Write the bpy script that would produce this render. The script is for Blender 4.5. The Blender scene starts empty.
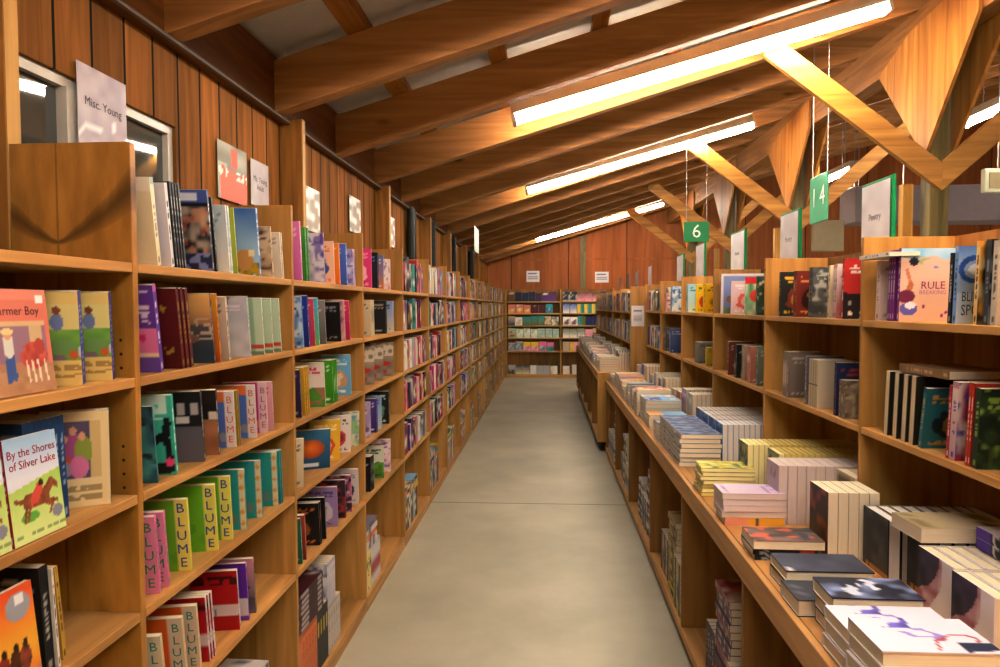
import bpy, math, random
from mathutils import Matrix, Vector, Euler
C = bpy.context.scene.collection
SC = bpy.context.scene
R = math.radians
ORD = ['first', 'second', 'third', 'fourth', 'fifth', 'sixth', 'seventh', 'eighth', 'ninth', 'tenth', 'eleventh', 'twelfth', 'thirteenth', 'fourteenth', 'fifteenth', 'sixteenth', 'seventeenth', 'eighteenth', 'nineteenth', 'twentieth', 'twenty-first', 'twenty-second', 'twenty-third', 'twenty-fourth', 'twenty-fifth', 'twenty-sixth', 'twenty-seventh', 'twenty-eighth']
ORD += ['twenty-ninth', 'thirtieth'] + ['thirty-' + o for o in ORD[:9]] + ['fortieth'] + ['forty-' + o for o in ORD[:9]]

# ------------------------------------------------------------------ colours
def lin(c): return c / 12.92 if c <= .04045 else ((c + .055) / 1.055) ** 2.4
def hx(s):
    s = NAMED.get(s, s)
    return tuple(lin(int(s[i:i + 2], 16) / 255) for i in (0, 2, 4))
NAMED = {
 'white': 'ece9e2', 'cream': 'e6d9b8', 'ivory': 'dccfae', 'grey': '85858a', 'silver': 'b4b6ba', 'charcoal': '3a3a3e', 'black': '141416',
 'red': 'b81f1e', 'maroon': '56131a', 'crimson': '8f1730', 'orange': 'dd7420', 'peach': 'dfa680', 'salmon': 'd88a76', 'yellow': 'e6c534', 'gold': 'b98a2c',
 'lime': '7fb52e', 'green': '2f8a34', 'mint': 'a9c9a0', 'olive': '6b7038', 'teal': '1f9a98', 'turquoise': '43c0b2', 'cyan': '4aa8cc', 'sky': '8dbbe0', 'blue': '2d5fb0', 'navy': '1d2a5c',
 'purple': '62308f', 'lilac': 'b59ccb', 'violet': '4a2a78', 'magenta': 'c02a7a', 'pink': 'e07aa6', 'rose': 'e8a8b8', 'brown': '6b4426', 'tan': 'b89468', 'beige': 'cdb896',
}

# ------------------------------------------------------------------ camera
FOC, YAW, PIT, ROL, EYE = 700.0, .0673, .039, .0038, 1.5
def make_camera():
    cam = bpy.data.cameras.new('camera'); o = bpy.data.objects.new('camera', cam); C.objects.link(o)
    cy, sy, cp, sp, cr, sr = math.cos(YAW), math.sin(YAW), math.cos(PIT), math.sin(PIT), math.cos(ROL), math.sin(ROL)
    rt = Vector((cy, sy, 0)); fw = Vector((-sy * cp, cy * cp, -sp)); up = rt.cross(fw)
    r2 = rt * cr - up * sr; u2 = rt * sr + up * cr
    m = Matrix.Identity(4)
    for i in range(3): m[i][0], m[i][1], m[i][2] = r2[i], u2[i], -fw[i]
    m[2][3] = EYE
    o.matrix_world = m
    cam.sensor_width = 36; cam.lens = FOC * 36 / 1000; cam.clip_start = .02; cam.clip_end = 60
    SC.camera = o
make_camera()
def ray(px, py):
    X = (px - 500) / FOC; U = -(py - 333.5) / FOC
    cr, sr, cp, sp, cy, sy = math.cos(ROL), math.sin(ROL), math.cos(PIT), math.sin(PIT), math.cos(YAW), math.sin(YAW)
    x = X * cr + U * sr; u = -X * sr + U * cr
    y = cp + u * sp; z = -sp + u * cp
    return x * cy - y * sy, x * sy + y * cy, z
def atX(px, py, X):
    d = ray(px, py); t = X / d[0]; return d[1] * t
def proj(x0, y0, z0):
    z = z0 - EYE
    x = x0 * math.cos(YAW) + y0 * math.sin(YAW); y = -x0 * math.sin(YAW) + y0 * math.cos(YAW)
    d = max(.05, y * math.cos(PIT) - z * math.sin(PIT)); u = y * math.sin(PIT) + z * math.cos(PIT)
    return 500 + FOC * x / d, 333.5 - FOC * u / d

# ------------------------------------------------------------------ materials
def newmat(name):
    m = bpy.data.materials.new(name); m.use_nodes = True
    nt = m.node_tree; b = nt.nodes['Principled BSDF']
    return m, nt, b
def N(nt, t, **k):
    n = nt.nodes.new(t)
    for a, v in k.items(): setattr(n, a, v)
    return n
def plain(name, col, rough=.5, metal=0, spec=.5, emit=0, ecol=None, bump=0):
    m, nt, b = newmat(name)
    c = hx(col) if isinstance(col, str) else col
    tc = N(nt, 'ShaderNodeTexCoord'); no = N(nt, 'ShaderNodeTexNoise'); no.inputs['Scale'].default_value = 14; no.inputs['Detail'].default_value = 4
    nt.links.new(tc.outputs['Object'], no.inputs['Vector'])
    mx = N(nt, 'ShaderNodeMix', data_type='RGBA'); mx.inputs[6].default_value = (*[v * .88 for v in c], 1); mx.inputs[7].default_value = (*[min(1, v * 1.1) for v in c], 1)
    nt.links.new(no.outputs['Fac'], mx.inputs[0]); nt.links.new(mx.outputs[2], b.inputs['Base Color'])
    b.inputs['Roughness'].default_value = rough; b.inputs['Metallic'].default_value = metal; b.inputs['Specular IOR Level'].default_value = spec
    if emit:
        b.inputs['Emission Color'].default_value = (*(ecol or c), 1); b.inputs['Emission Strength'].default_value = emit
    return m
def wood(name, light, dark, axis='Y', fine=1.0, rough=.5, knots=.5, groove=None, blotch=.35, bright=1.0, spec=.3, gw=.07):
    m, nt, b = newmat(name); L = nt.links.new
    lc, dc = [tuple(v * bright for v in hx(c)) for c in (light, dark)]
    tc = N(nt, 'ShaderNodeTexCoord'); mp = N(nt, 'ShaderNodeMapping')
    st = .07; sc = {'X': (st, 1, 1), 'Y': (1, st, 1), 'Z': (1, 1, st)}[axis]
    mp.inputs['Scale'].default_value = sc
    oi = N(nt, 'ShaderNodeObjectInfo'); ad = N(nt, 'ShaderNodeVectorMath', operation='ADD'); ml = N(nt, 'ShaderNodeMath', operation='MULTIPLY'); ml.inputs[1].default_value = 13
    L(oi.outputs['Random'], ml.inputs[0]); L(tc.outputs['Object'], ad.inputs[0]); L(ml.outputs[0], ad.inputs[1]); L(ad.outputs[0], mp.inputs['Vector'])
    n1 = N(nt, 'ShaderNodeTexNoise'); n1.inputs['Scale'].default_value = 22 * fine; n1.inputs['Detail'].default_value = 5; n1.inputs['Distortion'].default_value = .8
    L(mp.outputs[0], n1.inputs['Vector'])
    n2 = N(nt, 'ShaderNodeTexNoise'); n2.inputs['Scale'].default_value = 2.2; n2.inputs['Detail'].default_value = 2
    L(mp.outputs[0], n2.inputs['Vector'])
    rp = N(nt, 'ShaderNodeValToRGB'); rp.color_ramp.elements[0].position = .32; rp.color_ramp.elements[1].position = .68
    rp.color_ramp.elements[0].color = (*dc, 1); rp.color_ramp.elements[1].color = (*lc, 1)
    L(n1.outputs['Fac'], rp.inputs[0])
    mx = N(nt, 'ShaderNodeMix', data_type='RGBA', blend_type='MULTIPLY'); mx.inputs[0].default_value = blotch
    rp2 = N(nt, 'ShaderNodeValToRGB'); rp2.color_ramp.elements[0].position = .35; rp2.color_ramp.elements[1].position = .65
    rp2.color_ramp.elements[0].color = (.45, .36, .28, 1); rp2.color_ramp.elements[1].color = (1.15, 1.1, 1.05, 1)
    L(n2.outputs['Fac'], rp2.inputs[0]); L(rp.outputs[0], mx.inputs[6]); L(rp2.outputs[0], mx.inputs[7])
    out = mx.outputs[2]
    if knots:
        mk = N(nt, 'ShaderNodeMapping'); ks = .35; mk.inputs['Scale'].default_value = {'X': (ks, 1, 1), 'Y': (1, ks, 1), 'Z': (1, 1, ks)}[axis]
        L(ad.outputs[0], mk.inputs['Vector'])
        vo = N(nt, 'ShaderNodeTexVoronoi'); vo.inputs['Scale'].default_value = 4.2; L(mk.outputs[0], vo.inputs['Vector'])
        kr = N(nt, 'ShaderNodeValToRGB'); kr.color_ramp.elements[0].position = .035; kr.color_ramp.elements[1].position = .1
        kr.color_ramp.elements[0].color = (.22, .12, .07, 1); kr.color_ramp.elements[1].color = (1, 1, 1, 1)
        L(vo.outputs['Distance'], kr.inputs[0])
        m3 = N(nt, 'ShaderNodeMix', data_type='RGBA', blend_type='MULTIPLY'); m3.inputs[0].default_value = knots
        L(out, m3.inputs[6]); L(kr.outputs[0], m3.inputs[7]); out = m3.outputs[2]
    if groove:
        ax, pitch, off = groove
        sp = N(nt, 'ShaderNodeSeparateXYZ'); L(tc.outputs['Object'], sp.inputs[0])
        a = N(nt, 'ShaderNodeMath', operation='ADD'); a.inputs[1].default_value = 100 * pitch - off; L(sp.outputs[ax], a.inputs[0])
        dv = N(nt, 'ShaderNodeMath', operation='DIVIDE'); dv.inputs[1].default_value = pitch; L(a.outputs[0], dv.inputs[0])
        fr = N(nt, 'ShaderNodeMath', operation='FRACT'); L(dv.outputs[0], fr.inputs[0])
        lt = N(nt, 'ShaderNodeMath', operation='LESS_THAN'); lt.inputs[1].default_value = gw; L(fr.outputs[0], lt.inputs[0])
        fl = N(nt, 'ShaderNodeMath', operation='FLOOR'); L(dv.outputs[0], fl.inputs[0])
        wn = N(nt, 'ShaderNodeTexWhiteNoise', noise_dimensions='1D'); L(fl.outputs[0], wn.inputs['W'])
        vr = N(nt, 'ShaderNodeMapRange'); vr.inputs[3].default_value = .78; vr.inputs[4].default_value = 1.12; L(wn.outputs['Value'], vr.inputs[0])
        ms = N(nt, 'ShaderNodeVectorMath', operation='SCALE'); L(out, ms.inputs[0]); L(vr.outputs[0], ms.inputs['Scale'])
        m4 = N(nt, 'ShaderNodeMix', data_type='RGBA'); m4.inputs[7].default_value = (.02, .009, .004, 1); L(lt.outputs[0], m4.inputs[0]); L(ms.outputs[0], m4.inputs[6]); out = m4.outputs[2]
    L(out, b.inputs['Base Color']); b.inputs['Roughness'].default_value = rough; b.inputs['Specular IOR Level'].default_value = spec
    bp = N(nt, 'ShaderNodeBump'); bp.inputs['Strength'].default_value = .12; bp.inputs['Distance'].default_value = .004
    L(n1.outputs['Fac'], bp.inputs['Height']); L(bp.outputs[0], b.inputs['Normal'])
    return m

M = {}
M['shelfY'] = wood('pine_shelf', 'dbb068', 'b88a48', 'Y')
M['shelfX'] = wood('pine_board', 'dcb26c', 'bc8e4c', 'X')
M['upright'] = wood('pine_upright', 'd0a45a', 'ac7f3a', 'Z', fine=.8, knots=.35)
M['back'] = wood('plywood_back', 'ae7e3a', '896028', 'Z', fine=.6)
M['counter'] = wood('counter_top_wood', 'deb270', 'c09254', 'Y')
M['cupr'] = wood('counter_upright', 'ac7c40', '88602e', 'Z', fine=.8)
M['siding'] = wood('wall_siding', 'c88e46', '9c682a', 'Z', fine=.9, groove=(1, .153, 1.748), blotch=.5, knots=.3, rough=.75, spec=.12)
M['sidingB'] = wood('back_wall_siding', 'cc8450', 'b46c38', 'Z', fine=.5, groove=(0, 1.22, .45), blotch=.35, knots=0, rough=.7, spec=.15, gw=.012)
M['rafter'] = wood('rafter_wood', 'dba868', 'b07e46', 'X', fine=.8, knots=.8)
M['brace'] = wood('brace_wood', 'd8ab5c', 'b48440', 'X', fine=.8, knots=.6)
M['purlin'] = wood('purlin_wood', 'c0802f', '9a5c1e', 'Y')
M['gusset'] = wood('gusset_plywood', 'd8a050', 'b47a34', 'Z', fine=.7, knots=.7)
M['beam'] = wood('beam_wood', 'c89450', 'a06c34', 'Y', knots=.3)
M['post'] = wood('treated_post', '9a8a58', '766940', 'Z', knots=.3)
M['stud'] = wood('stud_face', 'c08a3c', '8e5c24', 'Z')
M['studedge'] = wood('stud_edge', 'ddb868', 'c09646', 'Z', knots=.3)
M['panelC'] = plain('ceiling_panel', 'dedad2', .8)
M['toe'] = plain('toe_kick', '14100c', .8)
M['alu'] = plain('window_aluminium', 'd8d4ca', .4)
M['dark'] = plain('dark_recess', '1a120c', .8)
M['conduit'] = plain('dark_conduit', '2c2c26', .45, .4)
M['metalw'] = plain('white_enamel', 'dcd8d0', .4)
M['wire'] = plain('steel_wire', 'b0aca4', .4, .8)
M['green'] = plain('green_card', '0f8f54', .45)
M['greenp'] = plain('pale_green_plastic', '58b48a', .25)
M['duct'] = plain('duct_metal', 'a39ca4', .5, .1)
M['bluep'] = plain('blue_plastic', '2e6fc0', .4)
M['boxp'] = plain('pale_box', 'd5d8c4', .5)
M['screen'] = plain('beige_board', 'a89c7c', .5)
M['ltext'] = plain('dark_lettering', '2a2422', .6)
M['wtext'] = plain('white_lettering', 'f2f2ee', .6)
def tmat(col):
    k = 'ink_' + col
    if k not in M: M[k] = plain(k, col, .5)
    return M[k]
def tube_mat(name, s):
    m, nt, b = newmat(name)
    b.inputs['Base Color'].default_value = (.9, .9, .9, 1); b.inputs['Emission Color'].default_value = (1, .945, .84, 1); b.inputs['Emission Strength'].default_value = s
    return m
M['tube'] = tube_mat('lit_tube', 62.0)
def print_mat():
    m, nt, b = newmat('printed_cover'); L = nt.links.new
    a = N(nt, 'ShaderNodeVertexColor', layer_name='print')
    L(a.outputs['Color'], b.inputs['Base Color'])
    b.inputs['Roughness'].default_value = .42; b.inputs['Specular IOR Level'].default_value = .28
    return m
M['print'] = print_mat()
def page_mat(name, c1, c2):
    m, nt, b = newmat(name); L = nt.links.new
    tc = N(nt, 'ShaderNodeTexCoord'); mp = N(nt, 'ShaderNodeMapping'); mp.inputs['Scale'].default_value = (6, 900, 6); L(tc.outputs['Object'], mp.inputs[0])
    no = N(nt, 'ShaderNodeTexNoise'); no.inputs['Scale'].default_value = 1; L(mp.outputs[0], no.inputs['Vector'])
    mx = N(nt, 'ShaderNodeMix', data_type='RGBA'); mx.inputs[6].default_value = (*hx(c1), 1); mx.inputs[7].default_value = (*hx(c2), 1)
    L(no.outputs['Fac'], mx.inputs[0]); L(mx.outputs[2], b.inputs['Base Color']); b.inputs['Roughness'].default_value = .85
    return m
M['pages'] = page_mat('cream_pages', 'd6c9ac', 'f3ebd8')
M['pagesw'] = page_mat('white_pages', 'd8d2cc', 'f6f2ee')
M['pagesy'] = page_mat('yellow_pages', 'e4d898', 'f8efc4')
M['pagesl'] = page_mat('lilac_pages', 'cbbcb8', 'e8dcd6')
def floor_mat():
    m, nt, b = newmat('concrete_floor'); L = nt.links.new
    tc = N(nt, 'ShaderNodeTexCoord')
    n1 = N(nt, 'ShaderNodeTexNoise'); n1.inputs['Scale'].default_value = 1.3; n1.inputs['Detail'].default_value = 8; n1.inputs['Roughness'].default_value = .6; L(tc.outputs['Object'], n1.inputs['Vector'])
    r = N(nt, 'ShaderNodeValToRGB'); r.color_ramp.elements[0].position = .3; r.color_ramp.elements[1].position = .72
    r.color_ramp.elements[0].color = (*hx('b4b09b'), 1); r.color_ramp.elements[1].color = (*hx('cec9b6'), 1); L(n1.outputs['Fac'], r.inputs[0])
    sp = N(nt, 'ShaderNodeSeparateXYZ'); L(tc.outputs['Object'], sp.inputs[0])
    out = r.outputs[0]
    for y0 in (5.27, 9.9):
        s = N(nt, 'ShaderNodeMath', operation='SUBTRACT'); s.inputs[1].default_value = y0; L(sp.outputs[1], s.inputs[0])
        ab = N(nt, 'ShaderNodeMath', operation='ABSOLUTE'); L(s.outputs[0], ab.inputs[0])
        lt = N(nt, 'ShaderNodeMath', operation='LESS_THAN'); lt.inputs[1].default_value = .006; L(ab.outputs[0], lt.inputs[0])
        mx = N(nt, 'ShaderNodeMix', data_type='RGBA'); mx.inputs[7].default_value = (*hx('6a6252'), 1); L(lt.outputs[0], mx.inputs[0]); L(out, mx.inputs[6]); out = mx.outputs[2]
    L(out, b.inputs['Base Color'])
    n3 = N(nt, 'ShaderNodeTexNoise'); n3.inputs['Scale'].default_value = 3; n3.inputs['Detail'].default_value = 5; L(tc.outputs['Object'], n3.inputs['Vector'])
    mr = N(nt, 'ShaderNodeMapRange'); mr.inputs[3].default_value = .34; mr.inputs[4].default_value = .6; L(n3.outputs['Fac'], mr.inputs[0]); L(mr.outputs[0], b.inputs['Roughness'])
    return m
M['floor'] = floor_mat()
def glass_mat():
    m, nt, b = newmat('dark_window_glass')
    no = N(nt, 'ShaderNodeTexNoise'); no.inputs['Scale'].default_value = 3
    mx = N(nt, 'ShaderNodeMix', data_type='RGBA'); mx.inputs[6].default_value = (.06, .065, .055, 1); mx.inputs[7].default_value = (.11, .115, .1, 1)
    nt.links.new(no.outputs['Fac'], mx.inputs[0]); nt.links.new(mx.outputs[2], b.inputs['Base Color'])
    b.inputs['Roughness'].default_value = .03; b.inputs['IOR'].default_value = 1.9
    return m
M['glass'] = glass_mat()
def vgrain_mat():     # book-matched plywood with a dark V of figure meeting at the seam
    m, nt, b = newmat('bookmatched_plywood'); L = nt.links.new
    tc = N(nt, 'ShaderNodeTexCoord'); sp = N(nt, 'ShaderNodeSeparateXYZ'); L(tc.outputs['Object'], sp.inputs[0])
    def mt(op, a, bb=None):
        n = N(nt, 'ShaderNodeMath', operation=op)
        for i, v in enumerate((a, bb)):
            if v is None: continue
            if isinstance(v, (int, float)): n.inputs[i].default_value = v
            else: L(v, n.inputs[i])
        return n.outputs[0]
    u = mt('ABSOLUTE', mt('SUBTRACT', sp.outputs[0], -1.05))
    cb = N(nt, 'ShaderNodeCombineXYZ'); L(u, cb.inputs[0]); L(sp.outputs[1], cb.inputs[1]); L(mt('MULTIPLY', sp.outputs[2], .25), cb.inputs[2])
    n1 = N(nt, 'ShaderNodeTexNoise'); n1.inputs['Scale'].default_value = 26; n1.inputs['Detail'].default_value = 4; L(cb.outputs[0], n1.inputs['Vector'])
    r = N(nt, 'ShaderNodeValToRGB'); r.color_ramp.elements[0].position = .3; r.color_ramp.elements[1].position = .7
    r.color_ramp.elements[0].color = (*hx('9c6c26'), 1); r.color_ramp.elements[1].color = (*hx('c4923e'), 1); L(n1.outputs['Fac'], r.inputs[0])
    d = mt('SUBTRACT', sp.outputs[2], mt('ADD', mt('MULTIPLY', mt('POWER', u, 1.35), 1.25), 1.642))
    d = mt('ADD', d, mt('MULTIPLY', mt('SUBTRACT', n1.outputs['Fac'], .5), .015))
    wd = mt('ADD', mt('MULTIPLY', u, .26), .005)
    band = mt('SUBTRACT', 1.0, mt('MINIMUM', mt('DIVIDE', mt('ABSOLUTE', d), wd), 1.0))
    seam = mt('MULTIPLY', mt('LESS_THAN', u, .0022), .45)
    f = mt('MAXIMUM', mt('MULTIPLY', mt('POWER', band, .55), .8), seam)
    mx = N(nt, 'ShaderNodeMix', data_type='RGBA'); mx.inputs[7].default_value = (*hx('4a2408'), 1); L(f, mx.inputs[0]); L(r.outputs[0], mx.inputs[6])
    L(mx.outputs[2], b.inputs['Base Color']); b.inputs['Roughness'].default_value = .4
    return m
M['vgrain'] = vgrain_mat()

# ------------------------------------------------------------------ mesh helpers
class MB:
    def __init__(s): s.v = []; s.f = []
    def box(s, x0, x1, y0, y1, z0, z1):
        b = len(s.v)
        s.v += [(x0, y0, z0), (x1, y0, z0), (x1, y1, z0), (x0, y1, z0), (x0, y0, z1), (x1, y0, z1), (x1, y1, z1), (x0, y1, z1)]
        s.f += [tuple(b + i for i in q) for q in ((0, 3, 2, 1), (4, 5, 6, 7), (0, 1, 5, 4), (1, 2, 6, 5), (2, 3, 7, 6), (3, 0, 4, 7))]
        return s
    def hexa(s, pts):      # eight corners, bottom ring then top ring
        b = len(s.v); s.v += [tuple(p) for p in pts]
        s.f += [tuple(b + i for i in q) for q in ((0, 3, 2, 1), (4, 5, 6, 7), (0, 1, 5, 4), (1, 2, 6, 5), (2, 3, 7, 6), (3, 0, 4, 7))]
        return s
    def prism(s, poly, a, bvec):   # extrude polygon (list of 3d points) along vector
        n = len(poly); b = len(s.v); s.v += [tuple(p) for p in poly] + [tuple(Vector(p) + Vector(bvec)) for p in poly]
        s.f += [tuple(b + i for i in range(n))[::-1], tuple(b + n + i for i in range(n))]
        s.f += [(b + i, b + (i + 1) % n, b + n + (i + 1) % n, b + n + i) for i in range(n)]
        return s
    def tube(s, p, q, r, n=10, r2=None):
        p, q = Vector(p), Vector(q); d = (q - p).normalized(); a = d.orthogonal().normalized(); c = d.cross(a); b = len(s.v)
        for P, rr in ((p, r), (q, r2 or r)):
            for i in range(n):
                t = 2 * math.pi * i / n; s.v.append(tuple(P + a * rr * math.cos(t) + c * rr * math.sin(t)))
        s.f += [(b + i, b + (i + 1) % n, b + n + (i + 1) % n, b + n + i) for i in range(n)]
        s.f += [tuple(b + i for i in range(n))[::-1], tuple(b + n + i for i in range(n))]
        return s
    def build(s, name, mat, parent=None, bevel=0):
        me = bpy.data.meshes.new(name); me.from_pydata(s.v, [], s.f); me.update()
        o = bpy.data.objects.new(name, me); C.objects.link(o); me.materials.append(mat)
        if parent is not None: o.parent = parent
        if bevel:
            md = o.modifiers.new('edge', 'BEVEL'); md.width = bevel; md.segments = 2; md.limit_method = 'ANGLE'
        return o
def tag(o, label=None, cat=None, group=None, kind=None):
    if label: o['label'] = label
    if cat: o['category'] = cat
    if group: o['group'] = group
    if kind: o['kind'] = kind
    return o
def thing(name, label, cat, loc=(0, 0, 0), group=None):
    o = bpy.data.objects.new(name, None); C.objects.link(o); o.location = loc; o.empty_display_size = .05
    return tag(o, label, cat, group)
def struct(name, mb, mat, label=None, bevel=0, cat=None):
    o = mb.build(name, mat, None, bevel); tag(o, label, cat, None, 'structure'); return o
BASE = [0, 0, 0]

# ------------------------------------------------------------------ the room
XW = -1.27
YE = 14.95
SL = .295
def zraf(x): return 2.375 + SL * (x - XW)        # underside of the rafters
RD = .235
struct('floor', MB().box(-1.6, 10.2, -2.6, YE + .1, -.1, 0), M['floor'], 'grey concrete floor of the aisle')
wl = MB()
WY0, WY1, WZ0, WZ1 = .3, 2.345, 1.2, 2.118
wl.box(XW - .12, XW, -2.5, WY0, 0, 2.371).box(XW - .12, XW, WY1, YE, 0, 2.371).box(XW - .12, XW, WY0, WY1, 0, WZ0).box(XW - .12, XW, WY0, WY1, WZ1, 2.371)
struct('wall_left', wl, M['siding'], 'brown grooved board wall behind the left bookcases')
# back wall, sloped top
struct('wall_back', MB().prism([(XW - .12, YE, 0), (10.1, YE, 0), (10.1, YE, zraf(10.1) + .3), (XW - .12, YE, zraf(XW - .12) + .3)], 0, (0, .12, 0)), M['sidingB'], 'reddish brown panelled end wall')
struct('wall_right', MB().box(10, 10.12, -2.5, YE, 0, zraf(10) + .3), M['sidingB'], 'panelled side wall of the far room')
struct('wall_front', MB().prism([(XW - .12, -2.62, 0), (10.1, -2.62, 0), (10.1, -2.62, zraf(10.1) + .3), (XW - .12, -2.62, zraf(XW - .12) + .3)], 0, (0, .12, 0)), M['sidingB'], 'panelled wall behind the viewer')
# end wall batten and rail
struct('trim_1', MB().box(.70, .82, YE - .05, YE, 1.86, zraf(.76)), M['post'], 'pale vertical batten on the end wall')
struct('trim_2', MB().box(XW, 9.9, YE - .012, YE, 2.47, 2.50), M['sidingB'], 'horizontal joint strip on the end wall')
# ceiling sheet
CT = RD + .055
def slope_pts(x0, x1, y0, y1, dz0, dz1):
    return [(x0, y0, zraf(x0) + dz0), (x1, y0, zraf(x1) + dz0), (x1, y1, zraf(x1) + dz0), (x0, y1, zraf(x0) + dz0),
            (x0, y0, zraf(x0) + dz1), (x1, y0, zraf(x1) + dz1), (x1, y1, zraf(x1) + dz1), (x0, y1, zraf(x0) + dz1)]
struct('ceiling', MB().hexa(slope_pts(XW - .2, 10.2, -2.7, YE + .2, CT, CT + .04)), M['panelC'], 'pale ceiling sheets above the rafters')
ry = [2.27 + .92 * k for k in range(-2, 14)]
for k, y in enumerate(ry):
    if y + .05 > YE: continue
    o = struct('roof_rafter', MB().hexa(slope_pts(XW + .002, 9.98, y - .045, y + .045, 0, RD)), M['rafter'], f'sloping timber roof rafter, {ORD[k]} counted from above the viewer toward the end wall', .004, 'rafter')
for k in range(14):
    x = XW + .42 + k * .575
    struct('roof_purlin', MB().hexa(slope_pts(x - .045, x + .045, -2.45, YE - .01, RD + .001, CT - .001)), M['purlin'], f'purlin over the rafters running along the aisle, {ORD[k]} from the board wall', 0, 'purlin')
M['strip'] = plain('dull_strip', '80766a', .8)
M['plate'] = wood('dark_plate', '8a5626', '643a16', 'Y', knots=.3)
struct('trim_3', MB().box(XW - .1, XW + .035, -2.4, YE - .01, 2.372, 2.64), M['plate'], 'dark top plate over the board wall')
struct('trim_4', MB().box(XW + .0355, XW + .05, -2.4, YE - .01, 2.372, 2.382), M['strip'], 'thin pale strip along the top plate')
# wall studs standing behind the left bookcases
for k, y in enumerate((1.475, 3.325, 5.175, 7.02, 8.5, 10.2, 12.0)):
    o = struct('wall_stud', MB().box(XW + .001, -1.168, y - .02, y + .02, 0, zraf(-1.2) + .0), M['stud'], f'timber stud standing against the board wall, {ORD[k]} from the viewer', .002, 'stud')
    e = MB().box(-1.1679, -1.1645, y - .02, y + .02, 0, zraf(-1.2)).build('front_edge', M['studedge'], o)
# the window
wo = bpy.data.objects.new('window_1', None); C.objects.link(wo); tag(wo, 'dark sliding window with aluminium frame in the board wall', 'window', None, 'structure')
fx0, fx1 = XW - .05, XW - .012
f = MB()
f.box(fx0, fx1, WY0, WY1, WZ1 - .03, WZ1 - .001).box(fx0, fx1, WY0, WY1, WZ0, WZ0 + .03).box(fx0, fx1, WY1 - .03, WY1 - .001, WZ0 + .03, WZ1 - .03).box(fx0, fx1, WY0, WY0 + .03, WZ0 + .03, WZ1 - .03).box(fx0, fx1 + .01, 1.80, 1.85, WZ0 + .03, WZ1 - .03)
f.build('window_frame', M['alu'], wo)
MB().box(fx0 + .012, fx0 + .018, WY0 + .03, 1.80, WZ0 + .03, WZ1 - .03).build('pane', M['glass'], wo)
MB().box(fx0 + .012, fx0 + .018, 1.85, WY1 - .03, WZ0 + .03, WZ1 - .03).build('pane', M['glass'], wo)
MB().box(XW - .12, XW - .1, WY0, WY1, WZ0, WZ1).build('night_backing', M['dark'], wo)
# conduits running up the wall
for (y, x, r, lab) in ((6.25, -1.222, .035, 'dark conduit beside the third wall stud'), (6.42, -1.222, .02, 'thin dark conduit beside the third wall stud'), (7.35, -1.2195, .049, 'thick dark pipe rising past the fourth wall stud'), (9.0, -1.2195, .049, 'dark pipe further along the board wall'), (11.2, -1.2195, .049, 'dark pipe near the far end of the board wall')):
    o = MB().tube((x, y, 0), (x, y, zraf(x) - .002), r, 12).build('conduit', M['conduit']); tag(o, lab, 'pipe')

# longitudinal beam, posts, braces and gussets
struct('roof_beam', MB().box(2.50, 2.64, -2.45, YE - .01, 3.2, zraf(2.5) - .002), M['beam'], 'long timber beam over the posts', .004, 'beam')
PY = [4.85 + 2.62 * k for k in range(-1, 4)]
for k, y in enumerate(PY):
    w = ['behind the viewer', 'nearest in view', 'second in view', 'third in view', 'fourth in view'][k]
    p = struct('roof_post', MB().box(2.50, 2.62, y - .06, y + .06, 0, 3.199), M['post'], f'square timber post under the long beam, {w}', .004, 'post')
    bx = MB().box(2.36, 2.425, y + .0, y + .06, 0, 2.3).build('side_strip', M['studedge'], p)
    # two braces meeting in a V on the near face of the post
    yb = y - .1
    def brace(x0, z0, x1, z1, h, nm, lab):
        d = Vector((x1 - x0, 0, z1 - z0)).normalized(); n = Vector((0, 0, abs(h / d.x)))
        P0, P1 = Vector((x0, yb, z0)), Vector((x1, yb, z1))
        o = MB().prism([P0, P1, P1 + n, P0 + n], 0, (0, .04, 0)).build(nm, M['brace'])
        o.data.transform(Matrix.Translation(-P0)); o.location = P0
        tag(o, lab, 'brace', None, 'structure')
    brace(2.555, 2.24, 1.42, 3.13, -.14, 'roof_brace', f'diagonal brace rising toward the aisle, from the post {w}')
    brace(2.5555, 2.24, 3.75, 3.30, .14, 'roof_brace', f'diagonal brace rising toward the far room, from the post {w}')
    # gusset: plywood triangle hanging from the beam
    for gx, gl in ((2.476, 'plywood triangle gusset on the aisle face of the beam'), (2.645, 'plywood triangle gusset on the far face of the beam')):
        g = MB().prism([(gx, y - .62, 3.2), (gx, y + .60, 3.2), (gx, y + .6, 3.28), (gx, y - .62, 3.28)], 0, (.022, 0, 0))
        g.v = []; g.f = []
        g.prism([(gx, y - .02, 2.47), (gx, y + .64, 3.2), (gx, y + .2, 3.36), (gx, y - .58, 3.44), (gx, y - .58, 3.19)], 0, (.022, 0, 0))
        struct('roof_gusset', g, M['gusset'], f'{gl}, at the post {w}', 0, 'gusset')

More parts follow.
